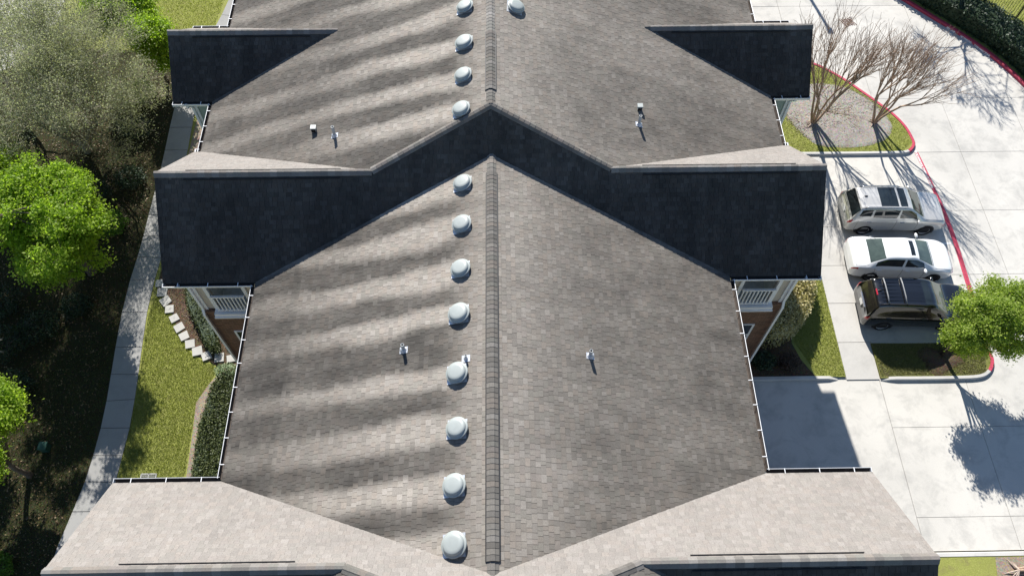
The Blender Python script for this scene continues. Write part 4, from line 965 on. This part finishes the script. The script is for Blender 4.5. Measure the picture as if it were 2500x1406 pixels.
# ---- grass blades on the visible lawns, dry leaves on the woodland floor
def blades(poly, n, z, hgt, name, mat, label, exclude=None):
    A = np.array(poly); bb = A.min(0), A.max(0); P = np.column_stack([rng.uniform(bb[0][0], bb[1][0], n), rng.uniform(bb[0][1], bb[1][1], n)]); c = np.zeros(n, bool); j = len(A) - 1
    for i in range(len(A)):
        c ^= ((A[i, 1] > P[:, 1]) != (A[j, 1] > P[:, 1])) & (P[:, 0] < (A[j, 0] - A[i, 0]) * (P[:, 1] - A[i, 1]) / (A[j, 1] - A[i, 1] + 1e-12) + A[i, 0]); j = i
    P = P[c]; n = len(P); a = rng.uniform(0, 6.28, n); h = hgt * rng.uniform(.5, 1.3, n); w_ = .007 + .006 * rng.random(n); le = rng.normal(size=(n, 2)) * .035
    V = np.empty((n, 3, 3)); V[:, 0] = np.column_stack([P[:, 0] - np.cos(a) * w_, P[:, 1] - np.sin(a) * w_, np.full(n, z)]); V[:, 1] = np.column_stack([P[:, 0] + np.cos(a) * w_, P[:, 1] + np.sin(a) * w_, np.full(n, z)]); V[:, 2] = np.column_stack([P + le, z + h])
    tag(fast_mesh(name, V.reshape(-1, 3), 3, mat), label, 'grass', None, 'stuff')
lawnL = [(-15.45, 9.0), (-12.8, 9.0), (-12.95, 12.7), (-12.5, 13.7), (-12.35, 14.3), (-12.9, 14.65), (-13.5, 14.9), (-14.2, 15.9), (-15.0, 17.3), (-15.7, 18.2), (-15.85, 17.1), (-15.6, 14), (-15.5, 12.9)]
blades(lawnL, 60000, .003, .055, 'grass', M_BLADE, 'short grass of the left lawn')
blades([(12.6, 15.2), (13.3, 13.55), (14.48, 13.55), (14.5, 18.5), (13.9, 18.5), (13.2, 16.5)], 14000, .085, .05, 'grass', M_BLADE, 'short grass of the right lawn wedge')
blades([(14, 25.8), (20.2, 25.75), (20.8, 26.3), (20.7, 27.4), (19.7, 29), (17.5, 31.5), (14, 32.5)], 40000, .1, .045, 'grass', M_BLADE, 'short grass round the crape myrtle island')
blades([(16.0, 13.5), (20.5, 13.5), (20.8, 14.5), (20.4, 15), (16.0, 15)], 16000, .095, .05, 'grass', m_leaf('dry_grass_blades', (.08, .085, .03), (.16, .155, .06), (.28, .26, .12), .25), 'worn grass of the small island')
blades([(-21, 34.5), (-16.3, 33.4), (-15.7, 40), (-21, 40)], 22000, .012, .07, 'grass', M_BLADE, 'grass of the sunny lawn at the top left')
blades([(26, 36), (28.2, 31.8), (32, 30), (32, 40), (26, 40)], 22000, .1, .07, 'grass', M_BLADE, 'grass behind the iron fence')
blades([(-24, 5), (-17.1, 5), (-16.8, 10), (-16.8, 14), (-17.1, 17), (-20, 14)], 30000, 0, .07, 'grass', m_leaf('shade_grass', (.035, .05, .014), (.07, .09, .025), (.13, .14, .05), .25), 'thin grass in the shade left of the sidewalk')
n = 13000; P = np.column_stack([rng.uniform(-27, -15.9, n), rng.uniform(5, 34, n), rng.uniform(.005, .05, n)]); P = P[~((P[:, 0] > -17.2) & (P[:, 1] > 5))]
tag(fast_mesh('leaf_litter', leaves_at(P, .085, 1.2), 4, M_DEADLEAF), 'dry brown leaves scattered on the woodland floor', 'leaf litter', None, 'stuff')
n = 5000; P = np.column_stack([rng.uniform(14.7, 20.1, n), rng.uniform(26.0, 30.4, n)]); A = np.array(mulch)
dd = ((P[:, 0] - 17.3) / 2.7) ** 2 + ((P[:, 1] - 28.2) / 2.15) ** 2; P = P[dd < .95]; dd = dd[dd < .95]; P = np.column_stack([P, .2 - .085 * dd])
tag(fast_mesh('bark_chips', leaves_at(P, .09, 1.0, .35), 4, plain('bark_chip', (.3, .26, .22), .95, .1, var=.5, scale=20)), 'grey bark chips on the island bed', 'mulch', None, 'stuff')
n = 6000; P = np.column_stack([rng.uniform(-15.6, -12, n), rng.uniform(14.2, 18.9, n)]); k_ = (P[:, 1] - 14.2) > -(P[:, 0] + 12.2) * 1.15; P = P[k_]; P = np.column_stack([P, rng.uniform(.032, .05, len(P))])
tag(fast_mesh('bark_chips', leaves_at(P, .06, 1.0, .4), 4, M_DEADLEAF), 'brown bark chips round the stepping stones', 'mulch', None, 'stuff')

# ================================================================== CARS
def catmull(P, sub):
    """P (n,3) -> refined"""
    n = len(P); out = []
    for i in range(n - 1):
        p0, p1, p2, p3 = P[max(0, i - 1)], P[i], P[i + 1], P[min(n - 1, i + 2)]
        if i == 0: p0 = p1 - (p2 - p1) * .5
        if i == n - 2: p3 = p2 + (p2 - p1) * .5
        for k in range(sub):
            t = k / sub; out.append(.5 * (2 * p1 + (-p0 + p2) * t + (2 * p0 - 5 * p1 + 4 * p2 - p3) * t * t + (-p0 + 3 * p1 - 3 * p2 + p3) * t ** 3) * .72 + (p1 + (p2 - p1) * t) * .28)
    out.append(P[-1]); return np.array(out)
SUBC, SUBR = 8, 8
class Car:
    def __init__(s, name, label, loc, rz, cols, w, paint, trim):
        s.root = thing(name, label, 'car', loc, rz); s.w = w; s.paint = paint
        net = np.array(cols, float)                    # (C, 8, 3)
        a = np.array([catmull(net[:, r], SUBC) for r in range(net.shape[1])]).transpose(1, 0, 2)
        s.G = np.array([catmull(a[c], SUBR) for c in range(a.shape[0])])      # (Nc, Nr, 3)
        s.used = np.zeros((s.G.shape[0] - 1, s.G.shape[1] - 1, 2), bool)
    def at(s, t, r, side):
        G = s.G; c = min(max(t * SUBC, 0), G.shape[0] - 1.001); q = min(max(r * SUBR, 0), G.shape[1] - 1.001); i, j = int(c), int(q); fc, fr = c - i, q - j
        p = G[i, j] * (1 - fc) * (1 - fr) + G[i + 1, j] * fc * (1 - fr) + G[i, j + 1] * (1 - fc) * fr + G[i + 1, j + 1] * fc * fr
        return Vector((p[0], p[1] * side, p[2]))
    def patch(s, name, mat, t0, t1, r0, r1, sides=(1, -1), push=0.0, take=True, joined=True):
        sets = [sides] if joined else [(q,) for q in sides]; outs = []
        for sd in sets:
            mb = MB()
            for side in sd:
                for i in range(int(round(t0 * SUBC)), int(round(t1 * SUBC))):
                    for j in range(int(round(r0 * SUBR)), int(round(r1 * SUBR))):
                        if take and s.used[i, j, 0 if side > 0 else 1]: continue
                        q = [Vector(s.G[i, j]), Vector(s.G[i + 1, j]), Vector(s.G[i + 1, j + 1]), Vector(s.G[i, j + 1])]
                        if push:
                            nn = (q[1] - q[0]).cross(q[3] - q[0]); nn = nn.normalized() if nn.length > 1e-9 else Vector((0, 0, 1)); q = [p + nn * push for p in q]
                        if side < 0: q = [Vector((p.x, -p.y, p.z)) for p in q][::-1]
                        mb.add(q, [(0, 1, 2, 3)])
                        if take: s.used[i, j, 0 if side > 0 else 1] = True
            # weld
            key = {}; nv = []; mp = []
            for p in mb.v:
                k = tuple(round(c, 4) for c in p)
                if k not in key: key[k] = len(nv); nv.append(p)
                mp.append(key[k])
            mb.v = nv; mb.f = [tuple(dict.fromkeys(mp[i] for i in f)) for f in mb.f]; mb.f, mb.m = [f for f in mb.f if len(f) > 2], [0 for f in mb.f if len(f) > 2]
            outs.append(mb.build(name, mat, s.root, smooth=True))
        return outs
    def finish(s):
        nc, nr = s.G.shape[0] - 1, s.G.shape[1] - 1
        s.patch('body', s.paint, 0, nc / SUBC, 0, nr / SUBR)
        for nm, i in (('rear_panel', 0), ('front_panel', nc)):
            q = [Vector(p) for p in s.G[i]]; ring = q + [Vector((p.x, -p.y, p.z)) for p in q[::-1]]
            mb = MB(); mb.add(ring, [tuple(range(len(ring)))] ); mb.build(nm, M_BLACK if nm == 'front_panel' else s.paint, s.root)
        mb = MB(); xs = s.G[:, 0, 0]; ys = s.G[:, 0, 1]; zs = s.G[:, 0, 2]
        vs_ = [(xs[i], ys[i] * sd, zs[i] + .002) for i in range(nc + 1) for sd in (1, -1)]
        mb.add(vs_, [(2 * i, 2 * i + 1, 2 * i + 3, 2 * i + 2) for i in range(nc)]); mb.build('underbody', M_BLACK, s.root)
    def wheels(s, xf, xr, rad, rim, wid=.22, nsp=5):
        for x in (xf, xr):
            for sd in (1, -1):
                arch = MB(); yo = s.w * .985 + .012
                pts = [(math.cos(t) * rad * 1.16, math.sin(t) * rad * 1.16) for t in [math.pi * (-.12 + 1.24 * k / 18) for k in range(19)]]
                vs_ = [(x + a, sd * (s.w - .3), rad + b) for a, b in pts] + [(x + a, sd * yo, rad + b) for a, b in pts]
                arch.add(vs_, [tuple(range(19)), tuple(range(19, 38))] + [(i, i + 1, 20 + i, 19 + i) for i in range(18)]); arch.build('wheel_arch', M_BLACK, s.root)
                wh = bpy.data.objects.new('wheel', None); link(wh, s.root); wh.location = (x, sd * (s.w - wid / 2 + .022), rad); wh.empty_display_size = .1
                ty = MB(); h = wid / 2; ty.lathe([(rad * .66, -h), (rad * .9, -h), (rad * .98, -h * .7), (rad, -h * .4), (rad, h * .4), (rad * .98, h * .7), (rad * .9, h), (rad * .66, h)], n=28, axis='y'); ty.build('tyre', M_TYRE, wh, smooth=True)
                r_ = MB(); yy = sd * h * .8
                r_.lathe([(rad * .68, yy), (rad * .62, yy), (rad * .6, yy - sd * .07)], n=28, axis='y'); r_.lathe([(0, yy - sd * .02), (rad * .14, yy - sd * .02), (rad * .15, yy - sd * .06)], n=12, axis='y')
                for k in range(nsp):
                    a = 2 * math.pi * k / nsp + .3; d = Vector((math.cos(a), 0, math.sin(a))); e = Vector((-math.sin(a), 0, math.cos(a)))
                    q = [d * rad * .1 - e * .035, d * rad * .1 + e * .035, d * rad * .64 + e * .05, d * rad * .64 - e * .05]; o_ = Vector((0, yy - sd * .015, 0)); o2 = Vector((0, yy - sd * .05, 0))
                    r_.add([p + o_ for p in q] + [p + o2 for p in q], [(0, 1, 2, 3), (4, 7, 6, 5), (0, 4, 5, 1), (1, 5, 6, 2), (2, 6, 7, 3), (3, 7, 4, 0)])
                r_.build('rim', rim, wh)
                dk = MB(); dk.lathe([(0, yy - sd * .075), (rad * .62, yy - sd * .075)], n=20, axis='y'); dk.build('brake_disc', M_BLACK, wh)
    def seam(s, ts, r0=1.2, r1=4.0, name='door_seam'):
        for sd in (1, -1):
            for t in ts:
                mb = MB(); mb.path([s.at(t, r0 + (r1 - r0) * k / 8, sd) for k in range(9)], .007, 4); mb.build(name, M_BLACK, s.root)
    def along(s, t0, t1, r, name='panel_gap', rad=.006):
        for sd in (1, -1):
            mb = MB(); mb.path([s.at(t0 + (t1 - t0) * k / 10, r, sd) for k in range(11)], rad, 4); mb.build(name, M_BLACK, s.root)
    def across(s, t, r0, name='panel_gap', rad=.006):
        mb = MB(); mb.path([s.at(t, r0 + (7 - r0) * k / 8, 1) for k in range(9)] + [s.at(t, 7 - (7 - r0) * k / 8, -1) for k in range(1, 9)], rad, 4); mb.build(name, M_BLACK, s.root)
    def handles(s, ts, r=3.35):
        for sd in (1, -1):
            for t in ts:
                p = s.at(t, r, sd); mb = MB(); mb.box((0, 0, 0), (.2, .035, .032)); mb.build('door_handle', s.hmat, s.root, loc=p + Vector((0, sd * .015, 0)))
    def mirrors(s, t, mat, r=4.05):
        for sd in (1, -1):
            p = s.at(t, r, sd); mb = MB()
            mb.lathe([(0, -.07), (.055, -.06), (.085, -.02), (.09, .02), (.07, .055), (0, .06)], n=12, axis='z'); mb.v = [(a * .75, b * 1.45, c * 1.05) for a, b, c in mb.v]
            mb.build('side_mirror', mat, s.root, smooth=True, loc=p + Vector((0, sd * .13, .07))); mb = MB(); mb.tube(p + Vector((0, -sd * .02, 0)), p + Vector((0, sd * .1, .05)), .028, .022, 6); mb.build('mirror_stalk', M_BLACK, s.root)
def ring(x, w, z0, zs, xr=None, yr=.8, zr=None, xb=None, crown=.03, tuck=.94):
    """8 control points, bottom to top centre, for one station"""
    xb = x if xb is None else xb; xr = x if xr is None else xr; zr = zs if zr is None else zr; hood = zr - zs < .12
    return [(x, w * .86, z0), (x, w * .985, z0 + .10), (x, w * 1.0, z0 + (zs - z0) * .5), (x, w * .985, z0 + (zs - z0) * .84), (xb, w * tuck, zs), (xr, w * yr, zr - (.012 if hood else .05)), (xr + (0), w * yr * .62, zr + (.012 if hood else -.008)), (xr, 0.0, zr + crown * (.9 if hood else .4))]
# -- white sedan
W_ = .9
cols = [ring(-2.34, W_ * .74, .36, .62, zr=.66, yr=.7), ring(-2.28, W_ * .9, .27, .88, zr=.93, yr=.78), ring(-2.1, W_ * .965, .22, .97, zr=1.02, yr=.8), ring(-1.85, W_ * .99, .2, .99, zr=1.05, yr=.8),
        ring(-1.6, W_, .2, 1.0, xr=-1.66, zr=1.08, yr=.76), ring(-1.1, W_, .19, .985, xr=-.86, zr=1.39, yr=.62, xb=-1.15), ring(-.1, W_, .19, .965, xr=-.02, zr=1.44, yr=.63), ring(.55, W_, .19, .95, xr=.42, zr=1.40, yr=.61, xb=.62),
        ring(1.22, W_, .2, .935, xr=1.3, zr=1.0, yr=.79), ring(1.72, W_ * .99, .2, .88, zr=.945, yr=.8), ring(2.1, W_ * .93, .22, .74, zr=.83, yr=.78), ring(2.34, W_ * .74, .28, .56, zr=.62, yr=.7)]
P_WHITE = m_paint('white_pearl_paint', (.74, .75, .75), .25)
c = Car('sedan', 'white sedan with sunroof parked between the tan and the black SUV', (18.02, 19.1, 0), R(-3), cols, W_, P_WHITE, M_BLACK); c.hmat = P_WHITE
c.patch('windshield', M_GLASSG, 7.125, 7.875, 5.125, 7); c.patch('rear_window', M_GLASSG, 4.125, 4.875, 5.125, 7)
c.patch('side_window', M_GLASS, 4.5, 5.875, 4.25, 4.875, joined=False); c.patch('side_window', M_GLASS, 6.0, 7.375, 4.25, 4.875, joined=False)
c.patch('sunroof', M_GLASS, 6.375, 6.875, 5.75, 7); c.patch('tail_light', M_REDL, .375, 2.0, 3.125, 4.0, joined=False); c.patch('headlight', M_CLEARL, 9.75, 10.625, 3.5, 4.5, joined=False)
c.finish(); c.wheels(1.38, -1.38, .335, M_RIMD); c.seam((4.55, 5.95, 7.45)); c.handles((4.9, 6.25)); c.mirrors(7.3, P_WHITE); c.along(8.05, 10.5, 4.75); c.across(10.5, 4.75); c.across(1.6, 4.7); c.along(1.6, 4.0, 4.7); c.across(7.92, 5.2, 'wiper', .014)
# -- tan SUV
W_ = .93
def suv(boxy=0.0, h=1.74):
    b = boxy
    return [ring(-2.34, W_ * .80, .42, .70, zr=.74, yr=.8), ring(-2.3, W_ * .94, .34, .98 + .04 * b, xr=-2.22, zr=1.08 + .06 * b, yr=.82), ring(-2.14, W_, .3, 1.09 + .05 * b, xr=-1.88 - .12 * b, zr=h - .09, yr=.68 + .06 * b, xb=-2.08), ring(-1.3, W_, .28, 1.1 + .05 * b, xr=-1.25, zr=h - .01, yr=.70 + .06 * b),
            ring(-.3, W_, .27, 1.09 + .05 * b, xr=-.2, zr=h, yr=.71 + .06 * b), ring(.55, W_, .27, 1.075 + .05 * b, xr=.38 + .05 * b, zr=h - .07, yr=.68 + .06 * b, xb=.58), ring(1.2, W_, .28, 1.06 + .04 * b, xr=1.18, zr=1.14 + .05 * b, yr=.82), ring(1.72, W_ * .99, .28, 1.02 + .05 * b, zr=1.08 + .06 * b, yr=.83),
            ring(2.14, W_ * .95, .3, .9 + .08 * b, zr=.98 + .09 * b, yr=.82), ring(2.34, W_ * .8, .36, .66 + .1 * b, zr=.72 + .12 * b, yr=.78)]
P_TAN = m_paint('champagne_metallic_paint', (.56, .548, .515), .24, .25)
c = Car('suv', 'tan metallic SUV with dark glass roof parked below the bare trees', (18.34, 21.68, 0), R(-1.5), suv(0, 1.74), W_, P_TAN, M_BLACK); c.hmat = M_CHROME
c.patch('windshield', M_GLASSG, 5.125, 5.875, 5.125, 7); c.patch('rear_window', M_GLASS, 1.125, 1.875, 5.0, 7)
c.patch('side_window', M_GLASS, 2.125, 2.875, 4.375, 4.875, joined=False); c.patch('side_window', M_GLASS, 3.0, 4.125, 4.25, 4.875, joined=False); c.patch('side_window', M_GLASS, 4.25, 5.375, 4.25, 4.875, joined=False)
c.patch('sunroof', M_GLASS, 3.25, 4.0, 5.5, 7); c.patch('sunroof', M_GLASS, 4.125, 4.75, 5.5, 7); c.patch('tail_light', M_REDL, .5, 1.75, 3.125, 4.125, joined=False); c.patch('headlight', M_CLEARL, 7.75, 8.5, 3.375, 4.375, joined=False)
c.patch('rear_bumper', plain('chrome_grey_trim', (.45, .44, .42), .3, .5), 0, .5, 3.5, 7)
c.finish(); c.wheels(1.42, -1.42, .37, M_RIM); c.seam((2.3, 4.19, 5.5)); c.handles((2.9, 4.5)); c.mirrors(5.35, P_TAN); c.along(6.05, 8.5, 4.75); c.across(8.5, 4.75); c.across(.85, 4.2); c.across(5.92, 5.2, 'wiper', .014); c.along(1.95, 5.1, 5.0)
def rails(c, t0, t1, r, mat):
    for sd in (1, -1):
        mb = MB(); mb.path([c.at(t0 + (t1 - t0) * k / 8, r, sd) + Vector((0, 0, .05 if 0 < k < 8 else 0)) for k in range(9)], .022, 6); mb.build('roof_rail', mat, c.root, smooth=True)
rails(c, 2.2, 4.5, 5.15, M_CHROME)
def antenna(c, t, r=6.9):
    p = c.at(t, r, 1); mb = MB(); mb.lathe([(.06, -.01), (.045, .03), (.0, .06)], n=8); mb.v = [(a * 1.6, b * .7, z) for a, b, z in mb.v]; mb.build('antenna_fin', M_BLACK, c.root, loc=p)
antenna(c, 2.5)
def plate(c, x, z, tilt=.12):
    mb = MB(); mb.box((0, 0, 0), (.012, .32, .16)); o = mb.build('licence_plate', M_WHITEP, c.root, loc=(x, 0, z)); o.rotation_euler = (0, tilt, 0)
plate(c, -2.335, .86)
# -- black SUV
P_BLK = m_paint('black_paint', (.006, .006, .007), .2, 0.0); P_BLK.node_tree.nodes['Principled BSDF'].inputs['Coat Roughness'].default_value = .12
W_ = .94
c = Car('suv', 'black boxy SUV with roof rack bars beside the small grass island', (17.94, 16.6, 0), R(-2.5), suv(1.0, 1.8), W_, P_BLK, M_BLACK); c.hmat = P_BLK
M_TINT = m_glass('tinted_glass', (.03, .027, .022))
c.patch('windshield', M_GLASSG, 5.125, 5.875, 5.125, 7); c.patch('rear_window', M_TINT, 1.0, 1.875, 5.0, 7)
c.patch('side_window', M_TINT, 1.875, 2.75, 4.25, 4.875, joined=False); c.patch('side_window', M_TINT, 2.875, 4.0, 4.25, 4.875, joined=False); c.patch('side_window', M_TINT, 4.125, 5.375, 4.25, 4.875, joined=False)
c.patch('sunroof', M_GLASS, 4.25, 4.75, 5.5, 7); c.patch('tail_light', M_REDL, .5, 1.625, 2.75, 4.0, joined=False); c.patch('headlight', M_CLEARL, 7.75, 8.5, 3.375, 4.375, joined=False)
c.patch('rear_bumper', plain('grey_bumper', (.2, .2, .2), .5, .4), 0, .75, 3.25, 7)
c.finish(); c.wheels(1.4, -1.4, .37, M_RIM); c.seam((1.95, 4.06, 5.5)); c.handles((2.9, 4.5)); c.mirrors(5.35, P_BLK); c.along(6.05, 8.5, 4.75); c.across(5.92, 5.2, 'wiper', .014)
rails(c, 2.1, 4.1, 5.25, M_BLACK)
for t in (2.55, 3.35):
    mb = MB(); a_ = c.at(t, 5.3, 1) + Vector((0, 0, .07)); b_ = c.at(t, 5.3, -1) + Vector((0, 0, .07)); m_ = (a_ + b_) / 2 + Vector((0, 0, .05)); mb.path([a_, a_.lerp(m_, .5) + Vector((0, 0, .02)), m_, b_.lerp(m_, .5) + Vector((0, 0, .02)), b_], .028, 6); mb.build('cross_bar', plain('bar_grey', (.22, .225, .23), .4, .5), c.root, smooth=True)
for k in range(6):
    y_ = -.45 + k * .18; mb = MB(); mb.box((0, 0, 0), (1.75, .02, .012)); mb.build('roof_rib', P_BLK, c.root, loc=(-.95, y_, 1.806 - .02 * abs(y_)))
mb = MB(); mb.box((0, 0, 0), (.05, .3, .03)); mb.build('brake_light', M_REDL, c.root, loc=(-1.98, 0, 1.735)); antenna(c, 2.25); plate(c, -2.345, .9)
mb = MB(); mb.box((0, 0, 0), (.05, .75, .05)); mb.build('tailgate_trim', M_CHROME, c.root, loc=(-2.31, 0, 1.06))
